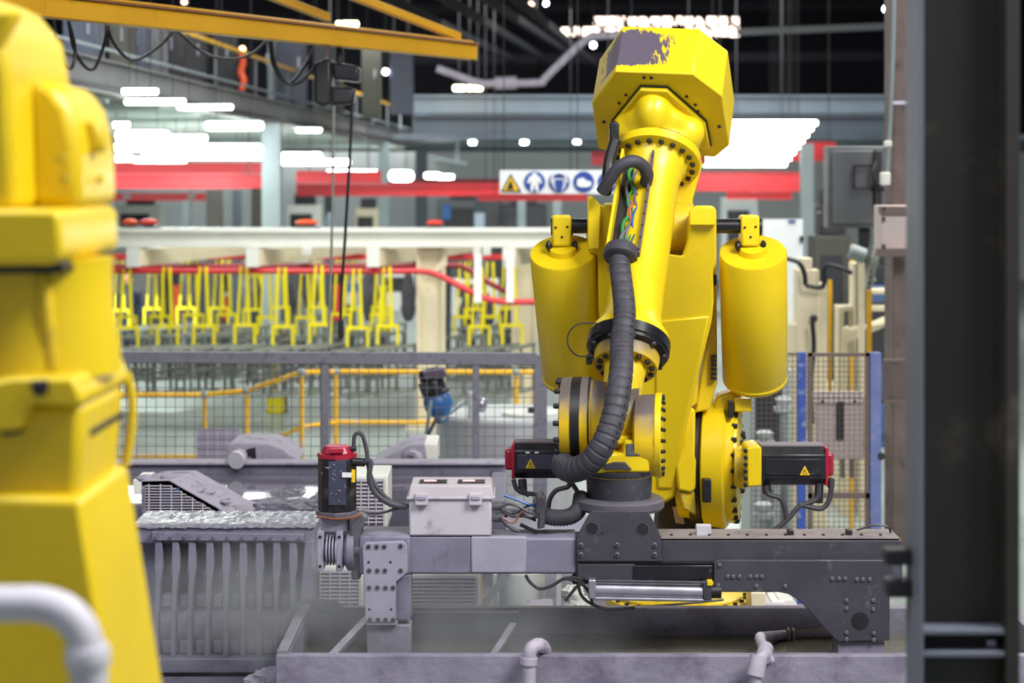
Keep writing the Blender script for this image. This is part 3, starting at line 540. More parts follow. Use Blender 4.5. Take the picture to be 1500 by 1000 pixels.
# ================================================================== mesh fence behind the troughs
Yf = 14.0
fe = thing('mesh_fence', 'dusty lavender steel fence with wire mesh behind the slurry trough', 'fence', P(480, 700, Yf))
MB().prism([(100, 515), (786, 517), (786, 535), (100, 531)], Yf-.03, .07).build('top_rail', 'fence_steel', fe, .006)
for x, wp in ((476, 11), (697, 10), (792, 19)):
    a = P(x, 520, Yf); wd = px(wp, Yf); MB().aabb(a.x-wd/2, a.x+wd/2, Yf-.02, Yf+.05, 0, a.z).build('post', 'fence_steel', fe, .004)
m = MB(); z0, z1 = 1.0, P(0, 532, Yf).z
for x in [100+k*14.2 for k in range(49)]:
    a = P(x, 532, Yf); m.bar((a.x, Yf+.02, z0), (a.x, Yf+.02, z1), .0048)
for k in range(20):
    z = z1-.04-k*.074; m.bar((P(100, 0, Yf).x, Yf+.025, z), (P(790, 0, Yf).x, Yf+.025, z), .0048)
stuff(m.build('wire_mesh', 'wire', fe, smooth=0))
MB().aabb(P(100, 0, Yf).x, P(800, 0, Yf).x, Yf-.02, Yf+.05, .94, 1.0).build('bottom_rail', 'fence_steel', fe)

# ================================================================== stainless tank and mixer
st = thing('stainless_tank', 'round stainless steel tank with pale lid behind the mesh fence', 'tank', P(740, 690, 16.4))
c = P(742, 606, 16.4); R = px(102, 16.4)
MB().lathe((c.x, c.y, 0), (0, 0, 1), [(0.0, R*.98), (.08, R), (c.z-.04, R), (c.z-.04, R*1.02), (c.z, R*1.02), (c.z, R*.97)], 40).build('vessel', 'stainless', st)
MB().lathe((c.x, c.y, c.z), (0, 0, 1), [(0, R*.97), (.015, R*.96)], 40).build('top_deck', 'wall_pale', st)
d = P(778, 604, 16.2); MB().lathe((d.x, d.y, c.z+.015), (0, 0, 1), [(0, px(42, 16.2)), (.03, px(42, 16.2))], 30).build('lid', 'pale_lid', st)
MB().aabb(d.x-.03, d.x+.05, d.y-.1, d.y-.04, c.z+.045, c.z+.09).build('lid_handle', 'black', st, .01)
a = P(692, 600, 16); MB().cyl((a.x, a.y, c.z), (a.x, a.y, c.z+.24), .04).build('pipe_stub', 'pipe_white', st); MB().ball((a.x+.08, a.y, c.z+.13), .07, (.7, .7, 1)).build('valve', 'aluminium', st)
mx = thing('mixer_drive', 'tilted blue mixer motor with black gearbox over the stainless tank', 'mixer', P(640, 620, 15.4))
ax = (P(645, 602, 15.4)-P(628, 540, 15.4)).normalized(); o = P(628, 540, 15.4)
MB().lathe(o, ax, [(0, .08), (.03, .1), (.19, .1), (.2, .12), (.22, .12)], 20).build('gearbox', 'motor_black', mx)
MB().lathe(o, ax, [(.22, .10), (.26, .12), (.33, .12), (.42, .06), (.46, .05)], 20).build('motor', 'motor_blue', mx)
MB().prism([(612, 563), (626, 560), (632, 576), (618, 580)], 15.25, .1).build('terminal_box', 'cabinet_dark', mx, .01)
MB().prism([(618, 545), (650, 540), (654, 552), (622, 556)], 15.24, .14).build('bracket', 'purple_paint', mx, .01)
MB().bar(P(632, 585, 15.3), P(622, 650, 15.3), .03).build('stand_leg', 'pale_steel', mx); MB().bar(P(646, 600, 15.3), P(620, 650, 15.3), .03).build('stand_leg', 'panel_blue', mx); MB().bar(P(622, 645, 15.3), (P(622, 0, 15.3).x, 15.3, 0), .05).build('stand_post', 'panel_blue', mx)
MB().bar(P(645, 615, 15.3), P(680, 588, 15.6), .03).build('support_arm', 'pale_steel', mx)

# ================================================================== cell plinth and slurry trough
PZ = 1.15
pp = [(-4.6, 6.9), (2.6, 6.9), (2.6, 8.9), (1.75, 9.0), (1.75, 10.2), (.6, 10.3), (.6, 12.9), (-4.6, 12.9)]
o = MB().hexa([Vector((x, y, 0)) for x, y in pp], [Vector((x, y, PZ)) for x, y in pp]).build('concrete_plinth', 'concrete', bevel=.02); tag(o, 'grey lavender concrete plinth carrying robot, bath and troughs', 'plinth')
tz = P(0, 690, 12.3).z
tg = thing('slurry_trough', 'long grey slurry trough with caked rim in front of the mesh fence', 'trough', (-1.2, 11.6, PZ))
xl, xr = P(100, 0, 12.3).x, P(742, 0, 12.3).x
MB().aabb(xl, xr, 12.30, 12.40, PZ, P(0, 680, 12.3).z).build('back_wall', 'slurry_grey', tg, .01)
MB().aabb(xl, xr, 12.26, 12.44, P(0, 680, 12.3).z, P(0, 676, 12.3).z).build('rim', 'dust_lavender', tg, .012)
MB().aabb(xl, xr, 11.05, 11.15, PZ, 1.545).build('front_wall', 'slurry_grey', tg, .02)
MB().aabb(xl, xl+.1, 11.1, 12.35, PZ, 1.56).build('end_wall', 'slurry_grey', tg, .01); MB().aabb(xr-.1, xr, 11.1, 12.35, PZ, 1.56).build('end_wall', 'slurry_grey', tg, .01)
o = MB().aabb(xl+.1, xr-.1, 11.15, 12.3, PZ+.01, 1.535).build('slurry', 'slurry_water', smooth=0); tag(o, 'glossy grey slurry reflecting the lamps in the long trough', 'liquid')
def lump(m, c, r, sc, rough=.3):
    k = len(m.v); m.ball(c, r, sc, 16)
    for v in m.v[k:]:
        dd = v-Vector(c); v += dd*random.uniform(-rough, rough)*.5
    return m
m = MB()
for i in range(16):
    x = 325+i*14+random.uniform(-5, 5); lump(m, P(x, 746+random.uniform(-3, 4), 10.9), random.uniform(.05, .09), (1.5, 1.2, .5))
m.tube([P(335, 752, 10.9), P(400, 746, 10.92), P(445, 750, 10.9), P(475, 735, 11)], .07, 8, 4); o = m.build('slurry_crust', 'slurry_wet'); tag(o, 'lumpy wet slurry crust along the near edge of the trough', 'crust')
# louvred wedge hood at the left
lh = thing('louvred_hood', 'dust caked wedge hood with louvred grille over the trough', 'hood', P(270, 752, 10.5))
MB().prism([(207, 704), (248, 703), (322, 745), (322, 752), (207, 752)], 10.5, .03).build('front_frame', 'dust_lavender', lh, .004)
A = [P(207, 704, 10.5), P(248, 703, 10.5), P(322, 745, 10.5), P(340, 752, 10.5)]
B = [p+Vector((.09, .36, .0)) for p in A]
MB().add(A+B+[p+Vector((0, 0, -.03)) for p in A+B], [(0, 1, 5, 4), (1, 2, 6, 5), (2, 3, 7, 6), (8, 9, 13, 12), (9, 10, 14, 13), (10, 11, 15, 14), (0, 1, 9, 8), (1, 2, 10, 9), (2, 3, 11, 10)]).build('roof', 'dust_lavender', lh, smooth=0)
MB().prism([(213, 711), (246, 711), (310, 748), (310, 751), (213, 751)], 10.485, .012).build('grille_back', 'black', lh)
MB().rect(234, 715, 262, 750, 10.475, .02).build('blue_motor', 'blue_dull', lh)
m = MB()
for k in range(10):
    y = 711+k*4.1; xe = min(316, 247+max(0, (y-709))*1.75); m.rect(212, y, xe, y+1.2, 10.46, .01)
stuff(m.build('louvres', 'box_grey', lh, smooth=0))
for x in (217, 234, 250, 265, 281, 296): MB().rect(x, max(709, 709+(x-247)*.57), x+1.6, 751, 10.455, .01).build('grille_bar', 'box_grey', lh)
m = MB()
for x, y, r in ((243, 697, .035), (238, 699, .03), (250, 698, .03), (278, 712, .035), (283, 718, .025), (300, 728, .02), (230, 701, .02), (262, 704, .022)): lump(m, P(x, y, 10.8), r, (1.2, 1, .8), .5)
for k in range(26):
    f = random.random(); x = 212+f*150; y = (700 if x < 248 else 700+(x-248)*.42)+random.uniform(-2, 5); lump(m, P(x, y, 10.62+random.uniform(-.04, .12)), random.uniform(.02, .05), (1.5, 1.3, .45), .4)
stuff(m.build('caked_lump', 'dust_lavender', lh, smooth=180))
o = MB().rect(195, 703, 213, 724, 11.0, .3).build('white_tray', 'white_paint'); tag(o, 'white tray corner behind the louvred wedge hood', 'tray')
o = MB().rect(288, 628, 350, 676, 14.07, .015).build('mesh_backing_board', 'pink_beige'); M['board_lav'] = mk('board_lav', (176, 168, 188), .7); o.data.materials[0] = M['board_lav']; tag(o, 'lavender square board fixed to the mesh fence', 'board')
MB_hoods = [(332, [(332, 678), (332, 652), (345, 649), (392, 650), (415, 658), (436, 678)], 12.5, 'dusty hood with dark hole and pipe on the trough rim', 'dust_lavender'), (545, [(545, 680), (575, 664), (600, 651), (622, 650), (626, 680)], 12.6, 'dusty wedge hood with white side on the trough rim', 'dust_lavender')]
for x, pts, Y, lb, mt in MB_hoods:
    t = thing('trough_hood', lb, 'hood', P(x+40, 680, Y)); MB().prism(pts, Y, .5).build('body', mt, t, .01)
    if x == 332:
        MB().prism([(354, 668), (362, 658), (374, 655), (375, 676), (369, 677), (368, 668)], Y-.01, .02).build('hole', 'black', t); MB().cyl(P(348, 672, Y-.25), P(352, 668, Y+.05), .055).build('pipe', 'pipe_dusty', t); MB().lathe(P(348, 672, Y-.25), (-.3, -1, -.2), [(0, .06), (.03, .06)], 16).build('pipe_end', 'pipe_white', t)
    else:
        MB().prism([(620, 650), (640, 650), (640, 681), (620, 681)], Y+.02, .45).build('side', 'white_paint', t, .01); MB().ball(P(603, 668, Y), .06, (1.2, .6, 1)).build('caked_lump', 'dust_lavender', t)
        MB().tube([P(603, 665, Y-.05), P(612, 668, Y-.1), P(614, 680, Y-.12), P(613, 700, Y-.14)], .03).build('spout', 'pipe_dusty', t)
# white louvred boxes under and behind the gripper beam
def louvre_box(x0, y0, x1, y1, Y, label, nb=10, top=True):
    t = thing('louvred_box', label, 'guard box', P((x0+x1)/2, y1, Y)); MB().rect(x0, y0, x1, y1, Y+.02, .35).build('body', 'white_paint', t, .008)
    MB().rect(x0+4, y0+6, x1-6, y1-3, Y+.012, .01).build('grille_back', 'beam_grey', t); m = MB(); n = int((y1-y0-9)/5.5)
    for k in range(n): m.rect(x0+4, y0+7+k*5.5, x1-6, y0+9.2+k*5.5, Y, .015)
    stuff(m.build('louvres', 'box_grey', t, smooth=0))
    for k in range(nb):
        x = x0+5+k*(x1-x0-12)/max(1, nb-1); MB().rect(x, y0+6, x+1.5, y1-3, Y-.005, .015).build('grille_bar', 'box_grey', t)
    b = P((x0+x1)/2, y1, Y); 
    if b.z > PZ+.02: MB().aabb(P(x0+3, 0, Y).x, P(x1-3, 0, Y).x, Y+.05, Y+.3, PZ, b.z).build('stand', 'slurry_grey', t)
louvre_box(512, 696, 568, 772, 9.6, 'white louvred guard box behind the red capped motor', 5)
louvre_box(463, 830, 532, 905, 8.95, 'white louvred guard box below the gripper coupling', 5)
louvre_box(596, 838, 702, 905, 9.1, 'white louvred guard box under the control box', 6)
t = thing('support_frame', 'cream support frame with diagonal strut under the gripper beam', 'frame', P(760, 900, 9.4))
MB().rect(692, 838, 706, 905, 9.3, .08).build('upright', 'cream_paint', t); MB().bar(P(706, 888, 9.35), P(745, 838, 9.35), .05, .03).build('strut', 'pale_steel', t); MB().rect(722, 842, 728, 905, 9.4, .04).build('upright', 'wall_pale', t); MB().rect(815, 830, 822, 905, 9.5, .04).build('upright', 'wall_pale', t)
MB().lathe(P(765, 905, 9.7), (0, 0, 1), [(0, .12), (.25, .12), (.3, .06)], 20).build('pot', 'wall_pale', t); MB().cyl(P(772, 890, 9.5), P(810, 888, 9.5), .04).build('pipe', 'pipe_dusty', t); MB().bar(P(700, 900, 9.4), P(840, 898, 9.4), .04, .05).build('cross_rail', 'cream_paint', t)
t = thing('lumber_stack', 'stacked cream and white packing pieces behind the bath right end', 'stack', P(1130, 905, 9.3))
for k, (x0, x1, y0, y1) in enumerate(((1100, 1122, 868, 900), (1122, 1168, 884, 900), (1130, 1150, 880, 886), (1140, 1162, 877, 885))): MB().rect(x0, y0, x1, y1, 9.2+.02*k, .2).build('piece', ('cream_paint', 'box_grey', 'white_paint', 'pale_lid')[k], t, .006)
b = P(1130, 900, 9.2); MB().aabb(b.x-.12, b.x+.12, 9.2, 9.4, PZ, b.z).build('block', 'concrete', t)
m = MB()
for x, y in ((838, 868), (846, 878), (852, 886), (842, 890)): lump(m, P(x, y, 9.1), .04, (1.3, 1, .9), .6)
m.tube([P(846, 860, 9.15), P(846, 905, 9.15)], .03); o = m.build('crumpled_sheet', 'white_paint'); tag(o, 'crumpled white sheet hanging beside the pneumatic cylinder', 'sheet')

# ================================================================== ribbed slurry drum fixture at the left
Yd = 8.75
dr = thing('ribbed_drum', 'grey slurry coated drum cage with vertical ribs and wet top', 'drum', P(340, 992, Yd))
a, b = P(196, 770, Yd), P(462, 770, Yd)
MB().prism([(196, 771), (460, 771), (460, 796), (196, 796)], Yd, .35).build('top_beam', 'slurry_grey', dr, .008)
m = MB(); nx, ny = 60, 10; vs = []; fs = []
for j in range(ny):
    for i in range(nx):
        q = P(194+i*4.55, 771, Yd); vs.append((q.x, Yd-.012+j*.042, q.z+.004+random.uniform(0, .008)-(.012 if j == 0 else 0)))
for j in range(ny-1):
    for i in range(nx-1): fs.append((j*nx+i, j*nx+i+1, (j+1)*nx+i+1, (j+1)*nx+i))
m.add(vs, fs).build('wet_top', 'slurry_wet', dr, smooth=70)
MB().prism([(222, 779), (445, 782), (445, 793), (222, 792)], Yd-.04, .05).build('clamp_rail', 'slurry_grey', dr, .004)
bolts(dr, [P(228+k*21, 787+.1*k, Yd-.045) for k in range(11)], (0, -1, 0), .007, mat='slurry_dark')
MB().prism([(205, 796), (458, 796), (440, 990), (205, 990)], Yd+.11, .03).build('back_plate', 'slurry_grey', dr)
MB().prism([(446, 796), (460, 790), (452, 930), (446, 985), (432, 985)], Yd-.01, .2).build('end_cheek', 'slurry_grey', dr, .006)
# drum shells between the ribs
ribs = [232, 257, 281, 307, 331, 356, 380, 405, 429]
for i, x in enumerate(ribs):
    dx = -3 if i < 4 else 0
    pts = [(x-5, 792), (x+5, 792), (x+6, 830), (x+3, 850), (x+dx+2, 905), (x+dx+3, 962), (x+dx-5, 962), (x+dx-4, 900), (x-5, 845), (x-6, 830)]
    MB().prism(pts, Yd-.03, .09).build('rib', 'slurry_grey', dr, .004)
for i in range(8):
    x0, x1 = ribs[i]+5, ribs[i+1]-5; m = MB(); vs = []; n = 9
    for k in range(n):
        f = k/(n-1); y = 888+f*76; dep = Yd+.12-.12*math.sin(math.pi*min(1, f*.75+.2))
        for x in (x0-2, x1+2): vs.append(P(x, y, dep))
    fs = [(2*k, 2*k+1, 2*k+3, 2*k+2) for k in range(n-1)]; m.add(vs, fs).build('drum_shell', 'slurry_grey', dr, smooth=60)
    MB().rect(x0+1, 871, x1-1, 889, Yd+.02, .1).build('cleat', 'plate_light' if i % 3 == 0 else 'slurry_grey', dr, .006)
    MB().prism([(x0-1, 858), (x1+1, 856), (x1+1, 871), (x0-1, 872)], Yd+.09, .08).build('shelf', 'slurry_dark', dr, .004)
    MB().rect(x0, 938, x1, 958, Yd+.01, .06).build('foot_block', 'slurry_grey', dr, .008)
    m = MB(); lump(m, P(x1-2, 840+random.uniform(-6, 6), Yd+.05), .016, (.8, 1, 1.6), .5); m.build('drip', 'slurry_wet', dr)
MB().prism([(200, 964), (432, 964), (432, 986), (200, 986)], Yd-.06, .3).build('bottom_beam', 'slurry_grey', dr, .008)
b = P(200, 986, Yd); MB().aabb(b.x, P(430, 0, Yd).x, Yd-.02, Yd+.22, PZ, b.z).build('stand', 'slurry_dark', dr)
t = thing('slurry_pipe', 'dark coated bent pipe at the corner of the bath', 'pipe', P(460, 900, 8.5)); MB().tube([P(435, 905, 8.6), P(440, 892, 8.55), P(455, 888, 8.5), P(480, 889, 8.45), P(494, 895, 8.4), P(498, 912, 8.4), P(498, 940, 8.42)], .035, 10).build('pipe', 'slurry_dark', t); MB().cyl(P(433, 902, 8.62), P(436, 960, 8.62), .045).build('stub', 'slurry_dark', t)
m = MB(); lump(m, P(395, 992, 7.9), .05, (1.4, 1, .8), .5); lump(m, P(412, 985, 7.9), .035, (1.3, 1, .9), .5); lump(m, P(380, 998, 7.9), .045, (1.4, 1, .7), .5); o = m.build('slurry_lump', 'dust_lavender'); tag(o, 'small heap of dried slurry against the bath corner', 'slurry heap')

# ================================================================== dipping bath in front
bz = P(0, 960, 7.6).z; bb = 8.45
xL, xR = P(404, 0, 7.6).x, P(1330, 0, 8.4).x+.5
ba = thing('dipping_bath', 'long lavender grey steel dipping bath with crusted walls', 'bath', ((xL+xR)/2, 8, PZ))
MB().aabb(xL, xR, 7.60, 7.65, PZ, bz).build('front_wall', 'tank_wall', ba, .004)
MB().aabb(xL, xR, bb, bb+.05, PZ, P(0, 890, bb).z).build('back_wall', 'tank_inner', ba, .004)
MB().aabb(xL, xL+.05, 7.65, bb, PZ, bz).build('end_wall', 'tank_wall', ba, .004); MB().aabb(xR-.05, xR, 7.65, bb, PZ, bz).build('end_wall', 'tank_wall', ba, .004)
MB().bar((xL+.025, 7.62, bz+.008), (xL+.025, bb, bz+.008), .045, .016).build('end_rim', 'aluminium', ba)
MB().bar(P(470, 960, 7.66)+Vector((.05, 0, 0)), P(548, 896, 8.42), .035, .02).build('drip_rail', 'aluminium', ba)
MB().bar(P(722, 962, 7.7), P(752, 915, 8.3), .03, .02).build('drip_rail', 'aluminium', ba)
MB().aabb(P(596, 0, bb).x, P(760, 0, bb).x, bb-.06, bb, P(0, 925, bb).z, P(0, 893, bb).z).build('inner_plate', 'slurry_dark', ba)
o = MB().aabb(xL+.05, xR-.05, 7.65, bb, PZ+.02, P(0, 928, bb).z).build('bath_liquid', 'bath_water', smooth=0); tag(o, 'murky olive grey liquid filling the dipping bath', 'liquid')
def pipe_thing(name, label, pts, r, Y, extra=(), mat='pipe_dusty', k=6):
    t = thing(name, label, 'pipe', P(*pts[0][:2], Y)); MB().tube([P(p[0], p[1], p[2] if len(p) > 2 else Y) for p in pts], r, 14, k).build('pipe', mat, t)
    for (a, b, rr) in extra: MB().cyl(P(*a), P(*b), rr, n=16).build('coupling', mat, t)
    return t
pipe_thing('elbow_pipe', 'dusty white elbow pipe hooked over the bath front wall', [(774, 1030, 7.52), (775, 985, 7.52), (775, 963, 7.52), (778, 950, 7.52), (788, 944, 7.55), (796, 948, 7.64), (799, 960, 7.72), (799, 985, 7.74)], .028, 7.55, [((774, 972, 7.52), (775, 962, 7.52), .036)])
pipe_thing('elbow_pipe', 'dusty pipe with heavy elbow and clamp at the bath right end', [(1108, 1030, 7.5), (1108, 985, 7.5), (1112, 966, 7.52), (1120, 958, 7.6), (1117, 945, 7.8), (1113, 934, 8.0), (1120, 932, 8.2), (1160, 929, 8.38), (1230, 926, 8.4)], .022, 7.5, [((1106, 990, 7.5), (1112, 960, 7.52), .036), ((1118, 962, 7.58), (1122, 950, 7.7), .032), ((1153, 930, 8.36), (1156, 930, 8.36), .034), ((1160, 930, 8.36), (1163, 930, 8.36), .034), ((1124, 965, 7.6), (1146, 967, 7.66), .02)])

# ================================================================== right hand side: column, cabinet, fence gate, cream machines
bc = thing('brown_column', 'brown rough column with strap behind the dark steel column', 'column', (P(1325, 0, 17).x, 17, 0))
a, b = P(1308, 0, 17), P(1345, 0, 17); MB().aabb(a.x, b.x, 17, 17.4, 0, 8.6).build('shaft', 'brown_column', bc, .01); MB().aabb(a.x-.02, b.x, 16.98, 17.0, P(0, 153, 17).z, P(0, 148, 17).z).build('strap', 'aluminium', bc)
MB().aabb(a.x-.1, b.x+.1, 16.9, 17.5, 0, .05).build('base_plate', 'brown_column', bc)
t = thing('conduit', 'thin grey conduit with white plug beside the brown column', 'conduit', P(1298, 270, 16.9)); MB().tube([P(1310, -20, 16.9), P(1308, 80, 16.9), P(1304, 180, 16.9), P(1300, 255, 16.9)], .018, 8).build('tube', 'pale_steel', t); MB().rect(1291, 252, 1305, 271, 16.85, .08).build('plug', 'white_paint', t, .015); MB().rect(1296, 206, 1307, 215, 16.85, .06).build('clip', 'white_paint', t, .01)
cb = thing('wall_cabinet', 'grey electrical cabinet hung beside the brown column', 'cabinet', P(1255, 335, 19)); MB().rect(1213, 214, 1302, 334, 19, .3).build('body', 'cabinet_grey', cb, .015); MB().rect(1219, 220, 1280, 328, 18.97, .03).build('door', 'cabinet_grey', cb, .01); MB().rect(1281, 220, 1292, 300, 18.9, .1).build('lock_bar', 'black', cb, .01)
MB().tube([P(1284, 238, 18.85), P(1279, 255, 18.8), P(1286, 272, 18.8), P(1295, 278, 18.85)], .02).build('cable', 'black', cb); MB().bar(P(1250, 243, 18.94), P(1282, 242, 18.94), .02).build('frame_bar', 'cabinet_dark', cb); MB().bar(P(1250, 276, 18.94), P(1282, 276, 18.94), .02).build('frame_bar', 'cabinet_dark', cb); MB().bar(P(1251, 243, 18.94), P(1251, 276, 18.94), .02).build('frame_bar', 'cabinet_dark', cb)
a = P(1265, 334, 19.2); MB().aabb(a.x-.06, a.x+.06, 19.15, 19.27, 0, a.z).build('post', 'cabinet_dark', cb)
pb = thing('beige_box', 'pinkish beige junction box with brown straps on the brown column', 'box', P(1312, 376, 16.5)); MB().rect(1291, 301, 1345, 374, 16.6, .35).build('body', 'pink_beige', pb, .01)
for y in (302, 364): MB().rect(1284 if y > 350 else 1289, y, 1345, y+12, 16.55, .06).build('strap', 'brown_steel', pb, .004)
for y in (303, 318, 358): MB().rect(1293, y, 1297, y+6, 16.54, .05).build('slot', 'black', pb)
mp = thing('mesh_screen', 'small brown framed mesh panel beside the pale blue post', 'panel', P(1308, 590, 14.9))
for x0, y0, x1, y1 in ((1288, 526, 1293, 590), (1288, 526, 1340, 530), (1288, 586, 1340, 590)): MB().rect(x0, y0, x1, y1, 14.9, .04).build('frame', 'brown_steel', mp)
m = MB()
for k in range(22):
    m.bar(P(1290+k*4-30, 588, 14.93), P(1290+k*4, 528, 14.93), .004); m.bar(P(1290+k*4-30, 528, 14.94), P(1290+k*4, 588, 14.94), .004)
for v in m.v: v.x = min(max(v.x, P(1290, 0, 14.93).x), P(1338, 0, 14.93).x)
stuff(m.build('wire_mesh', 'wire_brown', mp, smooth=0)); a = P(1336, 590, 14.95); MB().bar((a.x, 14.95, 0), (a.x, 14.95, P(0, 526, 14.95).z), .04).build('post', 'brown_steel', mp)
Yg = 14.6
gt = thing('fence_gate', 'blue post mesh gate with brown frame and beige plate', 'gate', P(1230, 800, Yg))
for x0, x1, mt in ((1168, 1180, 'blue_post'), (1274, 1290, 'blue_post_pale')):
    a, b = P(x0, 516, Yg), P(x1, 516, Yg); MB().aabb(a.x, b.x, Yg-.03, Yg+.05, 0, a.z).build('post', mt, gt, .004)
for x0, y0, x1, y1 in ((1184, 517, 1276, 522), (1184, 517, 1190, 900), (1268, 517, 1274, 900), (1184, 722, 1274, 730), (1100, 517, 1168, 520)): MB().rect(x0, y0, x1, y1, Yg, .03).build('frame', 'brown_steel', gt)
m = MB(); zb = .6
for x in [1100+k*7.6 for k in range(24)]:
    a = P(x, 520, Yg+.02); m.bar((a.x, a.y, zb), (a.x, a.y, a.z), .0045)
for k in range(48): z = P(0, 522, Yg).z-k*.041; m.bar((P(1100, 0, Yg).x, Yg+.025, z), (P(1275, 0, Yg).x, Yg+.025, z), .0045)
stuff(m.build('wire_mesh', 'wire_brown', gt, smooth=0))
MB().rect(1196, 582, 1266, 672, Yg+.06, .06).build('plate', 'pink_beige', gt, .006); MB().rect(1190, 574, 1264, 593, Yg+.04, .05).build('plate_header', 'pink_beige', gt, .004); MB().rect(1226, 588, 1236, 644, Yg+.03, .03).build('latch_strip', 'black', gt)
for x in (1205, 1252): MB().cyl(P(x, 588, Yg+.035), P(x, 588, Yg+.06), .015, n=10).build('bolt', 'black', gt)
MB().cyl(P(1291, 668, Yg-.04), P(1291, 668, Yg+.02), .03).build('lock', 'black', gt)
for x in (1205, 1232, 1245): MB().rect(x, 672, x+6, 700, Yg+.08, .03).build('hinge_rod', 'brown_steel', gt)
# cream machine frames behind the gate
def post_thing(name, label, cat, boxes, Y, mats):
    x = sum(b[0]+b[2] for b in boxes)/(2*len(boxes)); t = thing(name, label, cat, (P(x, 0, Y).x, Y, 0))
    for k, (x0, y0, x1, y1) in enumerate(boxes):
        a, b = P(x0, y0, Y), P(x1, y1, Y); z0 = 0 if y1 >= 760 else b.z
        MB().aabb(a.x, b.x, Y+.01*k, Y+.25+.01*k, z0, a.z).build('upright' if y1-y0 > x1-x0 else 'rail', mats[k % len(mats)], t, .008)
    return t
t = post_thing('cream_machine', 'cream machine tower with black cables behind the gate', 'machine', [(1168, 395, 1200, 800), (1174, 378, 1190, 396), (1200, 415, 1212, 800), (1160, 475, 1170, 800), (1186, 440, 1196, 560)], 18.5, ['cream_paint'])
for pts in ([(1150, 378), (1170, 385), (1178, 400), (1180, 418)], [(1180, 418), (1205, 420), (1207, 395), (1215, 388), (1235, 393), (1248, 400)], [(1190, 470), (1192, 510), (1188, 560), (1190, 620)]): MB().tube([P(x, y, 18.3) for x, y in pts], .025, 6).build('cable', 'black', t)
MB().ball(P(1192, 466, 18.4), .04).build('connector', 'black', t)
post_thing('machine_stand', 'cream welded frame with slanted rails behind the gate', 'frame', [(1228, 450, 1236, 800), (1250, 385, 1261, 800), (1228, 448, 1312, 456), (1268, 424, 1312, 431)], 19.5, ['cream_paint'])
t = thing('slant_rail', 'cream slanted double rail behind the small mesh panel', 'rail', P(1270, 500, 19.2)); MB().bar(P(1236, 496, 19.2), P(1312, 464, 19.2), .09).build('rail', 'cream_paint', t); MB().tube([P(1236, 700, 19.2), P(1238, 500, 19.2), P(1248, 484, 19.2), P(1312, 470, 19.1)], .035).build('tube', 'cream_paint', t); MB().bar(P(1237, 690, 19.2), (P(1237, 0, 19.2).x, 19.2, 0), .08).build('leg', 'cream_paint', t)
for x0, x1, y0, Y, lb in ((1214, 1219, 410, 20, 'slim yellow post beside the cream tower'), (1271, 1277, 425, 18.2, 'slim yellow post in front of the slanted rail'), (1247, 1252, 358, 22, 'tall yellow post behind the floor fan'), (1166, 1172, 425, 19.2, 'slim yellow post left of the cream tower'), (1245, 1250, 520, 17, 'yellow post seen through the gate mesh')):
    a, b = P(x0, y0, Y), P(x1, y0, Y); t = thing('yellow_post', lb, 'post', ((a.x+b.x)/2, Y, 0)); MB().aabb(a.x, b.x, Y, Y+.06, 0, a.z).build('shaft', 'rail_yellow', t); MB().aabb(a.x-.03, b.x+.03, Y-.03, Y+.09, 0, .02).build('foot', 'rail_yellow', t)
fn = thing('industrial_fan', 'grey wire caged fan with round motor on a cream post', 'fan', P(1265, 420, 18.8)); MB().lathe(P(1258, 372, 18.7), (.9, -.2, -.35), [(-.1, .06), (-.08, .08), (.06, .08), (.08, .06)], 18).build('motor', 'pale_steel', fn)
m = MB(); c = P(1276, 386, 18.9)
for r in (.06, .12, .18, .24, .29): m.tube([c+Vector((.03*math.cos(q)*0+.1*math.sin(q)*r*3*.35, math.cos(q)*r*.9, math.sin(q)*r)) for q in [k*math.pi/8 for k in range(17)]], .006, 5, 2)
m.build('cage', 'rack_grey', fn)
for q in range(3): MB().hexa([c, c+Vector((.02, .2*math.cos(q*2.1), .2*math.sin(q*2.1))), c+Vector((.03, .2*math.cos(q*2.1+.7), .2*math.sin(q*2.1+.7)))], [c+Vector((.01, 0, 0)), c+Vector((.03, .2*math.cos(q*2.1), .2*math.sin(q*2.1))), c+Vector((.04, .2*math.cos(q*2.1+.7), .2*math.sin(q*2.1+.7)))]).build('blade', 'rack_grey', fn)
MB().bar(P(1262, 385, 18.9), (P(1262, 0, 18.9).x, 18.9, 0), .06).build('post', 'cream_paint', fn)
t = thing('whiteboard', 'bright white board standing behind the right balancer', 'board', P(1148, 436, 22)); MB().rect(1118, 321, 1176, 437, 22, .04).build('panel', 'sign_white', t); MB().rect(1155, 322, 1166, 325, 21.98, .03).build('label_strip', 'sign_blue', t); a = P(1148, 437, 22); MB().aabb(a.x-.2, a.x+.2, 22, 22.1, 0, a.z).build('stand', 'white_paint', t); MB().rect(1172, 346, 1177, 354, 21.97, .03).build('clip', 'black', t)
for a in ((1196, 1246, 345, 26, 'dim grey machine with round guard behind the cream tower', 'panel_olive'), (1262, 1312, 418, 24, 'dark blue machine behind the slanted rail', 'blue_dull'), (1100, 1160, 540, 17.2, 'greenish white machine behind the right balancer', 'wall_pale'), (1196, 1240, 560, 22, 'cream cabinet behind the beige gate plate', 'cream_paint'), (1296, 1312, 390, 26, 'red machine behind the brown column', 'red_dark')): machine(*a)
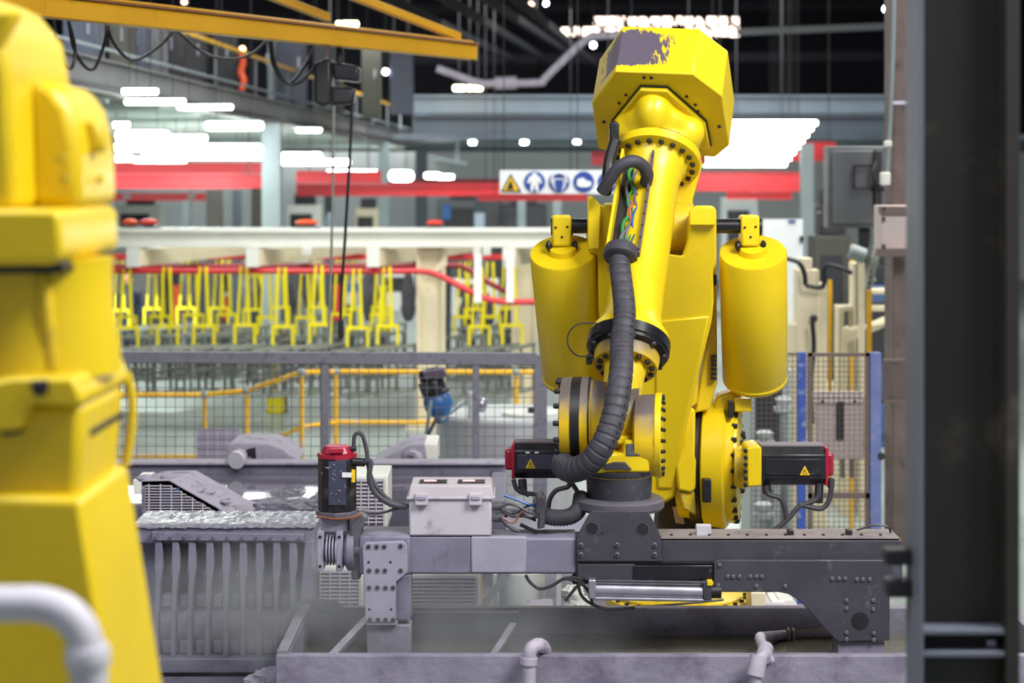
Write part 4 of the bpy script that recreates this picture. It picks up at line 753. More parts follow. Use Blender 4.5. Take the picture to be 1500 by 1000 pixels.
for x, y, Y in ((1120, 640, 16), (1128, 700, 15.8), (1118, 745, 15.6), (1148, 590, 16.2)):
    t = thing('pipe_fitting', 'pale green valve body in the pipework behind the gate', 'valve', P(x, y, Y), 'valves behind the gate'); MB().lathe(P(x, y+14, Y), (0, 0, 1), [(0, .07), (.02, .09), (.05, .09), (.06, .05), (.12, .08), (.14, .05)], 16).build('body', 'wall_pale', t); MB().cyl(P(x-9, y+4, Y), P(x+12, y+4, Y), .03).build('branch', 'pipe_dusty', t); a = P(x, y+14, Y); MB().cyl((a.x, Y, 0), a, .035).build('riser', 'pale_steel', t)

# dark steel H column close to the camera
Yc = 4.6
hc = thing('steel_h_column', 'dark steel H column close to the camera beside the gripper', 'column', (P(1420, 0, Yc).x, Yc, 0))
a, b = P(1347, 0, Yc), P(1353, 0, Yc); MB().aabb(a.x, b.x, Yc, Yc+.16, 0, 6.2).build('flange', 'steel_flange', hc, .002)
a2, b2 = P(1474, 0, Yc), P(1494, 0, Yc); MB().aabb(a2.x, b2.x, Yc, Yc+.16, 0, 6.2).build('flange', 'steel_column', hc, .002)
MB().aabb(b.x, a2.x, Yc+.07, Yc+.09, 0, 6.2).build('web', 'steel_column', hc)
for y in (922, 955): MB().aabb(b.x, a2.x, Yc+.005, Yc+.07, P(0, y+8, Yc).z, P(0, y, Yc).z).build('stiffener', 'steel_flange', hc, .002)
MB().rect(1446, 938, 1459, 950, Yc+.05, .03).build('lug', 'aluminium', hc); MB().aabb(a.x-.2, b2.x+.2, Yc-.15, Yc+.4, 0, .03).build('base_plate', 'steel_column', hc)
for y0, y1, x0 in ((806, 828, 1298), (850, 876, 1300)): MB().rect(x0, y0, 1346, y1, Yc+.08, .06).build('bracket', 'black', hc, .006)
MB().rect(1310, 828, 1322, 850, Yc+.1, .03).build('bracket_link', 'aluminium', hc)

# ================================================================== the yellow robot
YB = 9.6
rb = thing('industrial_robot', 'yellow six axis robot with twin balancer cylinders holding the gripper beam', 'robot', Vector((P(992, 0, YB).x, YB, PZ)))
c0 = Vector((P(992, 0, YB).x, YB, 0)); zb = P(0, 886, YB).z
MB().lathe(c0, (0, 0, 1), [(PZ, .33), (zb, .33)], 32).build('pedestal', 'concrete', rb)
MB().lathe(c0, (0, 0, 1), [(zb, .37), (zb+.05, .37), (zb+.05, .345), (zb+.06, .33)], 48).build('base_plate', 'yellow', rb)
MB().lathe(c0, (0, 0, 1), [(zb+.05, .34), (zb+.07, .34), (zb+.10, .25), (zb+.22, .24), (zb+.25, .28), (zb+.33, .28)], 40).build('turntable', 'yellow_dirty', rb)
bolts(rb, ring(c0+Vector((0, 0, zb+.055)), (0, 0, 1), .353, 28), (0, 0, 1), .011)
MB().prism([(955, 812), (1040, 812), (1040, 840), (950, 840)], 9.4, .5).build('turret', 'yellow', rb, .03)
MB().tube([P(895, 893, 9.25), P(930, 889, 9.22), P(1000, 884, 9.2), P(1060, 878, 9.22)], .006, 6).build('base_cable', 'black', rb)
MB().prism([(968, 724), (1030, 700), (1062, 700), (1062, 822), (960, 822)], 9.72, .3).build('turret_bracket', 'shell_dark', rb, .02)
MB().prism([(985, 742), (1000, 740), (1003, 768), (990, 766)], 9.70, .03).build('bracket_label', 'pink_beige', rb, .003)
# shoulder disc (J2), turned a little towards the camera
yaw = math.radians(10.5); U = Vector((math.cos(yaw), -math.sin(yaw), 0))
J2 = P(1030, 675, 9.66)
d2 = MB().lathe(J2, U, [(0, .30), (.015, .335), (.12, .345), (.135, .325), (.135, .315), (.17, .315), (.175, .30), (.19, .295), (.20, .12), (.20, .11)], 48).build('shoulder_disc', 'yellow', rb)
MB().lathe(J2, U, [(-.055, .32), (.0, .32)], 48).build('shoulder_seal', 'black', rb)
MB().lathe(J2, U, [(-.14, .20), (-.12, .29), (-.055, .30)], 40).build('shoulder_hub', 'yellow', rb)
bolts(d2, ring(J2+U*.172, U, .306, 24), U, .013, .02)
bolts(d2, ring(J2+U*.197, U, .15, 14), U, .012, .02)
MB().prism([(1030, 702), (1042, 702), (1042, 736), (1030, 736)], 9.27, .06).build('stopper', 'black', rb, .004)
MB().prism([(1000, 650), (1004, 608), (1012, 598), (1019, 600), (1018, 668), (1020, 676), (1019, 716), (1014, 722), (993, 718), (990, 680)], 9.34, .24).build('shoulder_link', 'yellow', rb, .012)
MB().prism([(996, 720), (1018, 720), (1020, 755), (1000, 745)], 9.36, .2).build('shoulder_shoe', 'yellow_dirty', rb, .01)
MB().prism([(1042, 606), (1050, 580), (1075, 572), (1088, 580), (1088, 610)], 9.48, .14).build('balancer_lug', 'yellow', rb, .02)
# J2 motor on the right
def servo(parent, x0, x1, y0, y1, Y, capright, nm='servo_motor'):
    d = px(y1-y0, Y); g = 9/(y1-y0); a, b = P(x0, y0, Y), P(x1, y1, Y); cy = Y+d/2; zc = (a.z+b.z)/2; h = d/2
    pr = [(-h, h*.6), (-h*.6, h), (h*.6, h), (h, h*.6), (h, -h*.6), (h*.6, -h), (-h*.6, -h), (-h, -h*.6)]
    mo = MB().hexa([Vector((a.x, cy+p, zc+q)) for p, q in pr], [Vector((b.x, cy+p, zc+q)) for p, q in pr]).build(nm, 'motor_black', parent, .004)
    L = b.x-a.x; MB().aabb(a.x+L*.05, b.x-L*.05, Y-.006, Y+.01, zc-h*.42, zc+h*.40).build('side_face', 'motor_face' if not capright else 'motor_black', mo, .002)
    MB().aabb(a.x, b.x, cy-h*.6, cy+h*.6, zc+h-.002, zc+h+.006).build('dusty_top', 'motor_dust', mo)
    xe = b.x if capright else a.x; s = 1 if capright else -1; k = px(9, Y)
    MB().aabb(min(xe, xe+s*k*.5), max(xe, xe+s*k*.5), cy-h*.98, cy+h*.98, zc-h*.98, zc+h*.98).build('red_flange', 'red_cap', mo, .004)
    MB().aabb(min(xe, xe+s*k*1.6), max(xe, xe+s*k*1.6), cy-h*.6, cy+h*.6, zc-h*.55, zc+h*.62).build('encoder_cap', 'red_cap', mo, .012)
    return mo, zc, h
def warning(parent, x, y, r, Y):
    MB().prism([(x, y-r), (x+r*.95, y+r*.75), (x-r*.95, y+r*.75)], Y, .004).build('warning_label', 'label_yellow', parent, .002)
    MB().prism([(x, y-r*.55), (x+r*.55, y+r*.5), (x-r*.55, y+r*.5)], Y-.0015, .004).build('warning_border', 'sign_black', parent)
    MB().prism([(x, y-r*.32), (x+r*.40, y+r*.42), (x-r*.40, y+r*.42)], Y-.003, .004).build('warning_face', 'label_yellow', parent)
    MB().prism([(x-.6, y-r*.15), (x+.8, y-r*.1), (x+.2, y+r*.1), (x+1, y+r*.1), (x-.6, y+r*.4), (x, y+r*.15), (x-1, y+r*.15)], Y-.0045, .004).build('warning_bolt', 'sign_black', parent)
mo, zc, h = servo(rb, 1116, 1209, 655, 712, 9.2, True); warning(mo, 1179, 690, 8, 9.19)
MB().prism([(1094, 656), (1110, 652), (1116, 655), (1116, 712), (1094, 714)], 9.19, .22).build('motor_adapter', 'yellow', rb, .01)
MB().lathe(P(1090, 684, 9.36), (1, -.1, 0), [(-.05, .10), (0, .11), (.03, .09)], 24).build('motor_gearbox', 'yellow_dirty', rb); bolts(rb, [P(1092, 660+k*10, 9.2) for k in range(6)], (0, -1, 0), .011)
for pts in ([(1122, 712), (1124, 722), (1132, 726), (1143, 730), (1150, 745), (1152, 760)], [(1200, 708), (1198, 728), (1188, 735), (1170, 742), (1158, 756), (1145, 768), (1132, 778)], [(1218, 700), (1216, 728), (1205, 744), (1185, 742), (1170, 738)]):
    MB().tube([P(x, y, 9.22) for x, y in pts], .013, 8).build('motor_cable', 'rubber', rb)
MB().cyl(P(1200, 708, 9.25), P(1199, 736, 9.25), .022).build('cable_plug', 'black', rb); MB().cyl(P(1218, 702, 9.24), P(1217, 714, 9.24), .017).build('cable_plug', 'black', rb); MB().cyl(P(1122, 708, 9.25), P(1124, 722, 9.25), .022).build('cable_plug', 'black', rb)
# lower arm: fork at the top, leaning towards the camera
def Ya(x, y): return 8.98+(y-330)*.00105
MB().prism([(862, 304), (868, 298), (898, 300), (905, 308), (905, 352), (914, 362), (1000, 374), (1006, 352), (1012, 306), (1018, 300), (1044, 300), (1050, 306), (1050, 386), (1045, 394), (1046, 440), (1043, 470), (1028, 530), (1003, 640), (995, 690), (988, 728), (965, 738), (935, 722), (885, 520), (877, 450), (876, 370), (862, 364)], 9, (0, .34, -.08), Ya).build('lower_arm', 'yellow', rb, .018, seg=3)
MB().prism([(958, 470), (1040, 462), (1026, 528), (1000, 640), (985, 716), (962, 716)], 9, (0, .1, -.02), lambda x, y: Ya(x, y)-.012).build('arm_rib', 'yellow', rb, .012)
MB().prism([(861, 288), (868, 287), (880, 300), (878, 364), (861, 366)], 8.93, .05).build('bearing_cap', 'yellow', rb, .006); MB().prism([(1010, 310), (1018, 303), (1046, 303), (1049, 310), (1049, 330), (1010, 330)], 8.94, .05).build('bearing_cap', 'yellow', rb, .006)
MB().prism([(1036, 380), (1050, 384), (1051, 560), (1040, 600), (1018, 605), (1026, 560), (1040, 470)], 9.42, .12).build('rear_link', 'yellow', rb, .01)
MB().prism([(1014, 520), (1026, 500), (1022, 590), (1004, 602), (1008, 560)], 9.38, .06).build('link_shadow_plate', 'yellow_dirty', rb, .006)
m = MB()
for k in range(6): m.rect(1042, 520+k*6.5, 1050, 524+k*6.5, 9.38, .03)
stuff(m.build('cable_chain', 'black', rb)); MB().rect(1040, 402, 1050, 418, 9.36, .06).build('bumper', 'rubber', rb, .006)
# pins and clevises and balancers
def balancer(xt, yt, xb, yb, x0, x1, pinx0, pinx1):
    top = P(xt, yt, 9.13); bot = P(xb, yb, 9.50); ax = (bot-top); L = ax.length; ax.normalize(); r = px(49.5, 9.13)
    cy = MB().lathe(top, ax, [(0, r*.97), (.008, r), (L-.045, r), (L-.04, r*.985), (L-.03, r*.985), (L-.025, r*1.005), (L-.008, r*.99), (L, r*.94)], 48).build('balancer_cylinder', 'yellow', rb)
    MB().lathe(top-ax*.03, ax, [(0, .066), (.03, .07)], 28).build('collar', 'yellow', cy)
    MB().rect(x0, yt-54, x1, yt-8, 9.10, .13).build('clevis', 'yellow', cy, .012)
    bolts(cy, [P(x0+5, yt-36, 9.10), P(x1-6, yt-37, 9.10), P((x0+x1)/2, yt-22, 9.10)], (0, -1, 0), .006)
    MB().cyl(P(x0-2, yt-37, 9.165), P(x1+2, yt-37, 9.165), .045, n=24).build('pin_cap', 'black', cy); MB().cyl(P(pinx0, yt-38, 9.16), P(pinx1, yt-38, 9.16), .037, n=24).build('pin', 'black_glossy', cy)
    for s in (x0-5, x1+5): m = MB(); lump(m, P(s, yt-9, 9.12), .022, (.7, 1, 1.1), .4); m.build('grease', 'black', cy)
    e = bot+ax*.0; MB().cyl(e, e+ax*.07, .035).build('rod', 'black', cy); return cy
balancer(825, 369, 842, 553, 809, 837, 835, 864); balancer(1103, 369, 1106, 556, 1086, 1113, 1048, 1090)
MB().rect(1076, 584, 1101, 603, 9.42, .12).build('rod_end', 'yellow', rb, .006); MB().rect(1068, 588, 1074, 612, 9.40, .06).build('rod_clip', 'black', rb)
# forearm axis
A = P(960, 236, 9.15); B = P(921, 505, 8.5); ax = (A-B).normalized()
RX = (Vector((1, 0, 0))-ax*ax.x).normalized(); NN = RX.cross(ax)
if NN.y > 0: NN = -NN
roll = math.radians(7.5); RX, NN = RX*math.cos(roll)+NN*math.sin(roll), NN*math.cos(roll)-RX*math.sin(roll)
def L3(t, r, n): return A+ax*t+RX*r+NN*n
LEN = (A-B).length
# counterweight cover: faceted box at the top
oc = [(-.190, .435), (.190, .435), (.325, .280), (.345, -.10), (.27, -.2), (-.24, -.2), (-.330, -.17), (-.328, .185)]
worn('yellow_worn', tuple(L3(.36, -.14, .43)-Vector(rb.location)), (5.0, 4.2, 4.2), tuple(ax), (L3(.2, 0, 0)-Vector(rb.location)).dot(ax))
hd = MB().hexa([L3(.20, r, n) for r, n in oc], [L3(.50, r, n) for r, n in oc]).build('head_cover', 'yellow_worn', rb, .006)
pl = [(-.235, -.10), (-.235, .06), (-.07, .335), (.06, .335), (.235, .09), (.25, -.10)]
MB().hexa([L3(.17, r, n) for r, n in pl], [L3(.205, r, n) for r, n in pl]).build('face_plate', 'yellow', hd, .006)
MB().hexa([L3(.19, r*1.025, n*1.02+.002) for r, n in pl], [L3(.203, r*1.025, n*1.02+.002) for r, n in pl]).build('plate_seam', 'black', hd)
bolts(hd, [L3(.2, -.05, .40), L3(.2, -.015, .40), L3(.2, .30, .05), L3(.2, -.28, .05)], -ax, .009)
bolts(hd, [L3(.2, -.19, .2), L3(.2, -.15, .265), L3(.2, .15, .27), L3(.2, .19, .21), L3(.2, .2, .16)], -ax, .008)
m = MB(); m.lathe(A, ax, [(.03, .205), (.06, .20), (.10, .20), (.17, .22)], 36)
R3 = Matrix((RX, NN, ax)).transposed()
m.ball(L3(.16, -.01, .20), .115, (.85, 1.0, 1.15), 24, R3); m.ball(L3(.13, .15, .08), .10, (.9, .9, 1), 20, R3); m.ball(L3(.13, -.14, .08), .10, (.9, .9, 1), 20, R3); m.ball(L3(.13, 0, .06), .2, (1, 1, .5), 24, R3)
o = m.build('elbow_casting', 'yellow', rb, smooth=180)
q = o.modifiers.new('remesh', 'REMESH'); q.mode = 'VOXEL'; q.voxel_size = .013; q.use_smooth_shade = True; q = o.modifiers.new('smooth', 'SMOOTH'); q.factor = .6; q.iterations = 14
fl = MB().lathe(A, ax, [(-.02, .205), (-.015, .222), (.03, .226), (.035, .21)], 56).build('elbow_flange', 'yellow', rb); bolts(fl, ring(A-ax*.018, ax, .188, 20), -ax, .0135, .016)
MB().lathe(A, ax, [(.036, .216), (.042, .216)], 56).build('flange_seam', 'black', fl)
MB().lathe(A, ax, [(-LEN+.01, .185), (-LEN+.05, .183), (-LEN+.10, .15), (-LEN+.16, .133), (-.14, .130), (-.07, .145), (-.015, .17)], 44).build('forearm_tube', 'yellow', rb)
MB().prism([(893, 180), (899, 176), (907, 180), (907, 205), (893, 212)], 8.98, .06).build('hose_bracket', 'black', rb, .01)
MB().prism([(910, 300), (935, 300), (945, 340), (945, 400), (1005, 380), (1016, 290), (1030, 240), (1020, 210), (940, 235)], 9.22, .2).build('elbow_body', 'yellow', rb, .02)
MB().lathe(P(950, 332, 9.2), (1, 0, 0), [(-.22, .12), (.22, .12)], 28).build('elbow_axle', 'yellow_dirty', rb)
# open cable channel along the forearm
def strip(name, r0, r1, n0, n1, t0, t1, mat, par, dr=0): return MB().hexa([L3(t0, r, n) for r, n in ((r0, n0), (r1, n0), (r1, n1), (r0, n1))], [L3(t1, r+dr, n) for r, n in ((r0, n0), (r1, n0), (r1, n1), (r0, n1))]).build(name, mat, par, .002)
ch = strip('cable_channel', -.135, .004, .04, .10, -.08, -.66, 'channel_black', rb)
strip('channel_wall', -.150, -.135, .02, .165, -.06, -.70, 'yellow', ch); strip('channel_wall', .002, .013, .04, .165, -.06, -.68, 'purple_paint', ch)
for k, (mt, ph, r0) in enumerate((('cable_green', 0, -.06), ('cable_grey', 1.3, -.075), ('cable_grey', 2.4, -.05), ('cable_green', 3.0, -.07), ('cable_blue', 4.2, -.028), ('cable_orange', 5.1, -.045), ('cable_grey', .6, -.03))):
    MB().tube([L3(-.09-.08*j, r0+.034*math.sin(j*1.5+ph)*(1-.07*j), .118+.012*math.cos(j*1.9+ph)) for j in range(8)], .006+.002*(k % 2), 6, 5).build('cable', mt, ch)
bolts(ch, [L3(-.1-.07*k, .008, .165) for k in range(9)], NN, .005, .004)
MB().tube([P(946, 268, 8.90), P(948, 255, 8.86), P(941, 242, 8.83), P(926, 236, 8.8), P(909, 243, 8.8), P(895, 260, 8.82), P(882, 281, 8.86)], .031, 12).build('upper_hose', 'rubber', rb)
MB().tube([P(902, 205, 9.0), P(893, 235, 8.98), P(890, 262, 8.96), P(887, 282, 9.0)], .03, 10).build('upper_hose', 'black', rb)
# cable clamp and corrugated conduit
cc = L3(-.67, -.075, .15); MB().lathe(cc, -ax, [(-.02, .075), (.0, .08), (.035, .08), (.045, .066)], 28).build('conduit_clamp', 'rubber', rb)
MB().prism([(902, 390), (942, 390), (942, 404), (902, 404)], 8.66, .06).build('clamp_block', 'black', rb, .005); bolts(rb, [P(908, 394, 8.655), P(922, 393, 8.655), P(936, 394, 8.655)], (0, -1, 0), .006, mat='rubber')
cp = [cc, cc-ax*.06, P(915, 455, 8.4), P(911, 500, 8.28), P(910, 540, 8.14), P(905, 580, 8.04), P(896, 620, 7.98), P(881, 655, 7.96), P(860, 680, 8.0), P(838, 688, 8.08), P(826, 682, 8.18), P(830, 672, 8.3)]
raw = smooth_path(cp, 30); pth = [raw[0]]; acc = 0
for a, b in zip(raw, raw[1:]):
    acc += (b-a).length
    if acc >= .0055: pth.append(b); acc = 0
MB().tube(pth, .05, 18, 1, lambda j, m: (.046+.008*j/m) if j % 5 == 0 else (.050+.008*j/m)).build('corrugated_conduit', 'rubber', rb, smooth=22)
m = MB()
for j in range(12, len(pth)-30, 5): m.box(pth[j]+Vector((.03, -.042, 0)), (.014, .012, .010))
stuff(m.build('conduit_zip', 'black', rb))
# black ring and wrist
br = MB().lathe(B, -ax, [(-.025, .18), (-.02, .192), (.03, .192), (.036, .182), (.05, .182), (.055, .17)], 56).build('forearm_ring', 'black_glossy', rb); bolts(br, ring(B-ax*.05, ax, .17, 10), -ax, .012, .014, 'rubber')
f2 = MB().lathe(B, -ax, [(.05, .15), (.06, .152), (.11, .148), (.12, .145)], 44).build('wrist_flange', 'yellow_grime', rb); bolts(f2, ring(B-ax*.12, ax, .122, 14), -ax, .0125, .014)
MB().lathe(B, -ax, [(.11, .10), (.2, .09), (.33, .10)], 32).build('wrist_neck', 'yellow_dirty', rb)
MB().tube([P(868, 522, 8.4), P(845, 520, 8.36), P(832, 505, 8.36), P(834, 486, 8.4), P(850, 474, 8.44), P(880, 474, 8.46)], .004, 6).build('sensor_wire', 'black', rb); MB().rect(859, 520, 868, 534, 8.4, .04).build('sensor', 'black', rb, .004)
UW = Vector((math.cos(math.radians(6.5)), -math.sin(math.radians(6.5)), 0))
W = P(853, 613, 8.30)
def wl(x): return (P(x, 613, 8.3).x-W.x)/UW.x
wd = MB().lathe(W, UW, [(wl(822), .16), (wl(824), .182), (wl(838), .188), (wl(838), .184), (wl(853), .184), (wl(853), .188), (wl(868), .186), (wl(870), .175), (wl(888), .165), (wl(890), .14)], 48).build('wrist_drum', 'yellow_grime', rb)
MB().lathe(W, UW, [(wl(839), .187), (wl(852), .187)], 48).build('drum_band', 'black', wd); MB().lathe(W, UW, [(wl(864), .189), (wl(866.5), .189)], 48).build('drum_seam', 'black', wd)
bolts(wd, ring(W+UW*wl(821.5), UW, .172, 14), -UW, .012, .02)
MB().lathe(W, UW, [(wl(888), .150), (wl(910), .152), (wl(915), .14), (wl(936), .14)], 40).build('wrist_body', 'yellow_grime', rb)
W2 = P(945, 637, 8.22)
MB().lathe(W2, UW, [(-.05, .15), (-.04, .178), (.045, .182)], 40).build('wrist_cover', 'yellow_grime', rb)
pl = [(math.cos(q)*.19, math.sin(q)*.19) for q in [math.pi/2+k*2*math.pi/12 for k in range(12)]]; ZV = Vector((0, 0, 1)); UV = UW.cross(ZV)
wp = MB().hexa([W2+UW*.045+UV*p+ZV*q for p, q in pl], [W2+UW*.075+UV*p+ZV*q for p, q in pl]).build('wrist_plate', 'yellow', rb, .004); bolts(wp, ring(W2+UW*.075, UW, .172, 22), UW, .009, .012)
MB().prism([(862, 660), (880, 648), (895, 664), (912, 664), (914, 645), (942, 643), (950, 660), (952, 692), (855, 694)], 8.06, .25).build('wrist_fork', 'yellow', rb, .012)
MB().rect(917, 650, 938, 668, 8.056, .02).build('fork_window', 'flange_grey', rb, .004); MB().prism([(892, 640), (950, 638), (952, 650), (892, 652)], 8.1, .15).build('fork_bridge', 'yellow', rb, .01)
MB().prism([(884, 681), (900, 677), (916, 677), (926, 688), (886, 688)], 8.045, .02).build('rubber_pad', 'rubber', rb, .004)
fc_ = P(907, 692, 8.2); MB().lathe((fc_.x, fc_.y, fc_.z-.01), (0, 0, 1), [(0, .148), (.03, .148)], 32).build('tool_flange', 'yellow', rb, .004)
# wrist motor on the left
mo, zc, h = servo(rb, 754, 828, 650, 702, 8.5, False); warning(mo, 777, 680, 8, 8.49)
for x in (773, 786): m = MB(); lump(m, P(x, 663, 8.49), .008, (1.4, .4, .6), .4); m.build('paint_chip', 'white_label', mo)
for pts in ([(752, 702), (757, 716), (768, 722), (782, 724), (790, 732)], [(765, 702), (766, 716), (775, 726)], [(832, 700), (833, 712), (815, 718), (806, 730), (803, 745)], [(832, 700), (846, 720), (850, 735)]): MB().tube([P(x, y, 8.45) for x, y in pts], .011, 8).build('motor_cable', 'rubber', rb)
MB().cyl(P(765, 702, 8.52), P(766, 718, 8.52), .02).build('cable_plug', 'black', rb)

# ================================================================== the gripper
YG = 8.0
gr = thing('gripper', 'dark grey beam gripper with control box and pneumatic cylinder on the robot wrist', 'gripper', P(900, 850, YG))
MB().rect(598, 787, 845, 841, YG, .19).build('beam', 'beam_grey', gr, .012); MB().prism([(600, 775.5), (842, 775.5), (842, 786), (600, 786)], 8.2, .004).build('beam_back', 'beam_grey', gr)
MB().rect(690, 786, 771, 839, YG-.008, .03).build('cover_plate', 'plate_light', gr, .006); MB().rect(600, 786.5, 689, 839, YG-.004, .03).build('cover_plate', 'beam_grey', gr, .004)
MB().rect(843, 790, 1322, 852, YG, .19).build('beam', 'dark_steel', gr, .008)
MB().aabb(P(968, 0, YG).x, P(1318, 0, YG).x, YG-.005, YG+.2, P(0, 789, YG).z, P(0, 787, YG).z).build('beam_cover', 'dark_steel_top', gr, .003)
bolts(gr, [P(985+k*28, 787, YG)+Vector((0, .05, 0)) for k in range(12)], (0, 0, 1), .007)
MB().rect(848, 822, 1046, 825, YG-.01, .02).build('cable_duct', 'black', gr); MB().rect(928, 828, 1045, 848, YG-.02, .03).build('rail', 'black_glossy', gr, .003); MB().rect(846, 826, 930, 850, YG-.012, .02).build('side_plate', 'dark_steel', gr, .003)
for x in (1020, 1154, 1240): MB().rect(x, 769 if x == 1020 else 776, x+9+(x == 1020)*13, 787, YG+.05, .04).build('stud', 'box_grey' if x == 1020 else 'black', gr, .004)
MB().tube([P(1255, 776, YG+.08), P(1280, 769, YG+.08), P(1300, 771, YG+.08), P(1305, 780, YG+.08)], .005, 6).build('top_cable', 'black', gr)
# flange adaptor
fp = P(907, 735, 8.2)
def zat(y): return P(0, y, 8.1).z
MB().lathe((fp.x, fp.y, 0), (0, 0, 1), [(zat(738), .142), (zat(712), .146), (zat(700), .146), (zat(698), .152), (zat(690), .155)], 44).build('adaptor', 'dark_steel', gr)
MB().lathe((fp.x, fp.y, 0), (0, 0, 1), [(zat(750), .190), (zat(746), .200), (zat(736), .200), (zat(733), .188), (zat(732), .17)], 56).build('flange_disc', 'flange_grey', gr)
def holed(poly, holes, Y, d, nm, mat, par):
    m = MB().prism(poly, Y, d).build(nm, mat, par, .003)
    for x, y, r in holes: MB().lathe(P(x, y, Y-.001), (0, 1, 0), [(0, px(r, Y)), (.002, px(r, Y))], 24).build('hole', 'black', m); MB().lathe(P(x, y, Y-.0025), (0, 1, 0), [(0, px(r*1.0, Y)), (0, px(r*.93, Y))], 24, cap=False).build('hole_edge', 'flange_grey', m)
    return m
pt = holed([(866, 748), (950, 748), (968, 786), (968, 816), (972, 822), (845, 822), (845, 786)], [(867, 774, 10), (941, 775, 10), (882, 781, 2.5)], YG-.02, .018, 'adaptor_plate', 'dark_steel', gr)
MB().prism([(866, 748), (950, 748), (968, 786), (968, 820), (845, 820), (845, 786)], YG+.2, .018).build('adaptor_plate', 'dark_steel', gr)
MB().rect(870, 748, 948, 786, YG+.06, .05).build('adaptor_web', 'dark_steel', gr)
bolts(pt, [P(x, y, YG-.02) for x in (851, 904, 959) for y in (798, 812)], (0, -1, 0), .011, .008, 'flange_grey')
bolts(pt, [P(x, y, YG-.0275) for x in (851, 904, 959) for y in (798, 812)], (0, -1, 0), .005, .004, 'black')
# right arm plate
rp_ = [(1046, 824), (1052, 820), (1300, 820), (1304, 826), (1303, 938), (1228, 940), (1212, 925), (1190, 900), (1172, 880), (1155, 870), (1140, 867), (1046, 867)]
pr = MB().prism(rp_, YG-.03, .028).build('arm_plate', 'dark_steel', gr, .004)
MB().prism([(1160, 852), (1300, 852), (1298, 938), (1230, 938), (1190, 895)], YG+.14, .028).build('arm_plate', 'dark_steel', gr, .004)
MB().lathe(P(1260, 909, YG-.0325), (0, 1, 0), [(0, px(12.5, YG)), (.003, px(12.5, YG))], 32).build('hole', 'black', pr)
bolts(pr, [P(*q, YG-.03) for q in ((1054, 827), (1066, 844), (1074, 844), (1083, 844), (1099, 844), (1108, 844), (1116, 844), (1108, 858), (1150, 858), (1052, 857), (1219, 847), (1229, 847), (1238, 847), (1255, 848), (1264, 848), (1274, 848), (1240, 879), (1240, 891), (1279, 879), (1279, 892), (1240, 926), (1240, 936), (1280, 927), (1280, 937))], (0, -1, 0), .009, .007, 'flange_grey')
MB().rect(1228, 939, 1296, 976, YG-.01, .16).build('foot_block', 'beam_grey', gr, .004); MB().rect(1226, 973, 1300, 977, YG-.02, .18).build('foot_edge', 'plate_light', gr)
# pneumatic cylinder under the beam
pc = MB().cyl(P(870, 863, YG-.01), P(1032, 867, YG-.01), .034, n=28).build('pneumatic_cylinder', 'aluminium', gr)
MB().prism([(862, 849), (873, 849), (873, 878), (862, 877)], YG-.05, .08).build('end_cap', 'aluminium', pc, .006); MB().prism([(1030, 851), (1043, 852), (1043, 880), (1030, 880)], YG-.05, .08).build('end_cap', 'dark_steel', pc, .006)
MB().cyl(P(870, 876, YG-.04), P(1035, 879, YG-.04), .008).build('tie_rod', 'aluminium', pc); MB().cyl(P(870, 850.5, YG-.04), P(1035, 853, YG-.04), .006).build('tie_rod', 'dark_steel', pc)
MB().rect(1036, 850, 1044, 858, YG-.055, .03).build('fitting', 'yellow', pc, .003); MB().cyl(P(1040, 866, YG-.02), P(1056, 866, YG-.02), .03).build('rod_gland', 'black', pc)
for pts in ([(770, 842), (776, 852), (790, 862), (808, 858), (825, 848), (845, 846), (856, 856)], [(856, 846), (848, 856), (852, 872), (866, 884), (890, 892), (930, 890)], [(826, 846), (848, 852), (862, 866), (868, 884)], [(828, 880), (842, 862), (856, 846)]): MB().tube([P(x, y, YG-.01) for x, y in pts], .007, 8).build('air_hose', 'black', gr)
MB().rect(838, 843, 862, 856, YG, .05).build('hose_tie', 'black', gr, .008)
# left clamp bracket
MB().rect(526, 784, 601, 842, YG-.02, .22).build('end_housing', 'beam_grey', gr, .012)
lp = MB().prism([(535, 795), (590, 793), (596, 798), (597, 838), (580, 852), (580, 911), (535, 911), (531, 800)], YG-.05, .03).build('clamp_plate', 'plate_light', gr, .003)
MB().rect(537, 842, 602, 908, YG-.015, .10).build('clamp_leg', 'beam_grey', gr, .004); MB().rect(536, 911, 582, 915, YG-.045, .06).build('clamp_foot', 'plate_light', gr); MB().rect(537, 915, 602, 965, YG-.02, .10).build('clamp_jaw', 'tank_wall', gr, .006)
lpb = [(540, 800), (552, 800), (563, 800), (587, 799), (541, 835), (553, 835), (564, 835), (587, 835), (541, 860), (553, 860), (565, 860), (576, 860), (542, 907), (554, 907), (565, 907), (576, 907)]
bolts(lp, [P(x, y, YG-.05) for x, y in lpb], (0, -1, 0), .0105, .006, 'flange_grey'); bolts(lp, [P(x, y, YG-.0555) for x, y in lpb], (0, -1, 0), .005, .003, 'black')
bolts(lp, [P(x, y, YG-.05) for x, y in ((540, 823), (572, 823), (541, 892), (573, 892))], (0, -1, 0), .0055, .002, 'black')
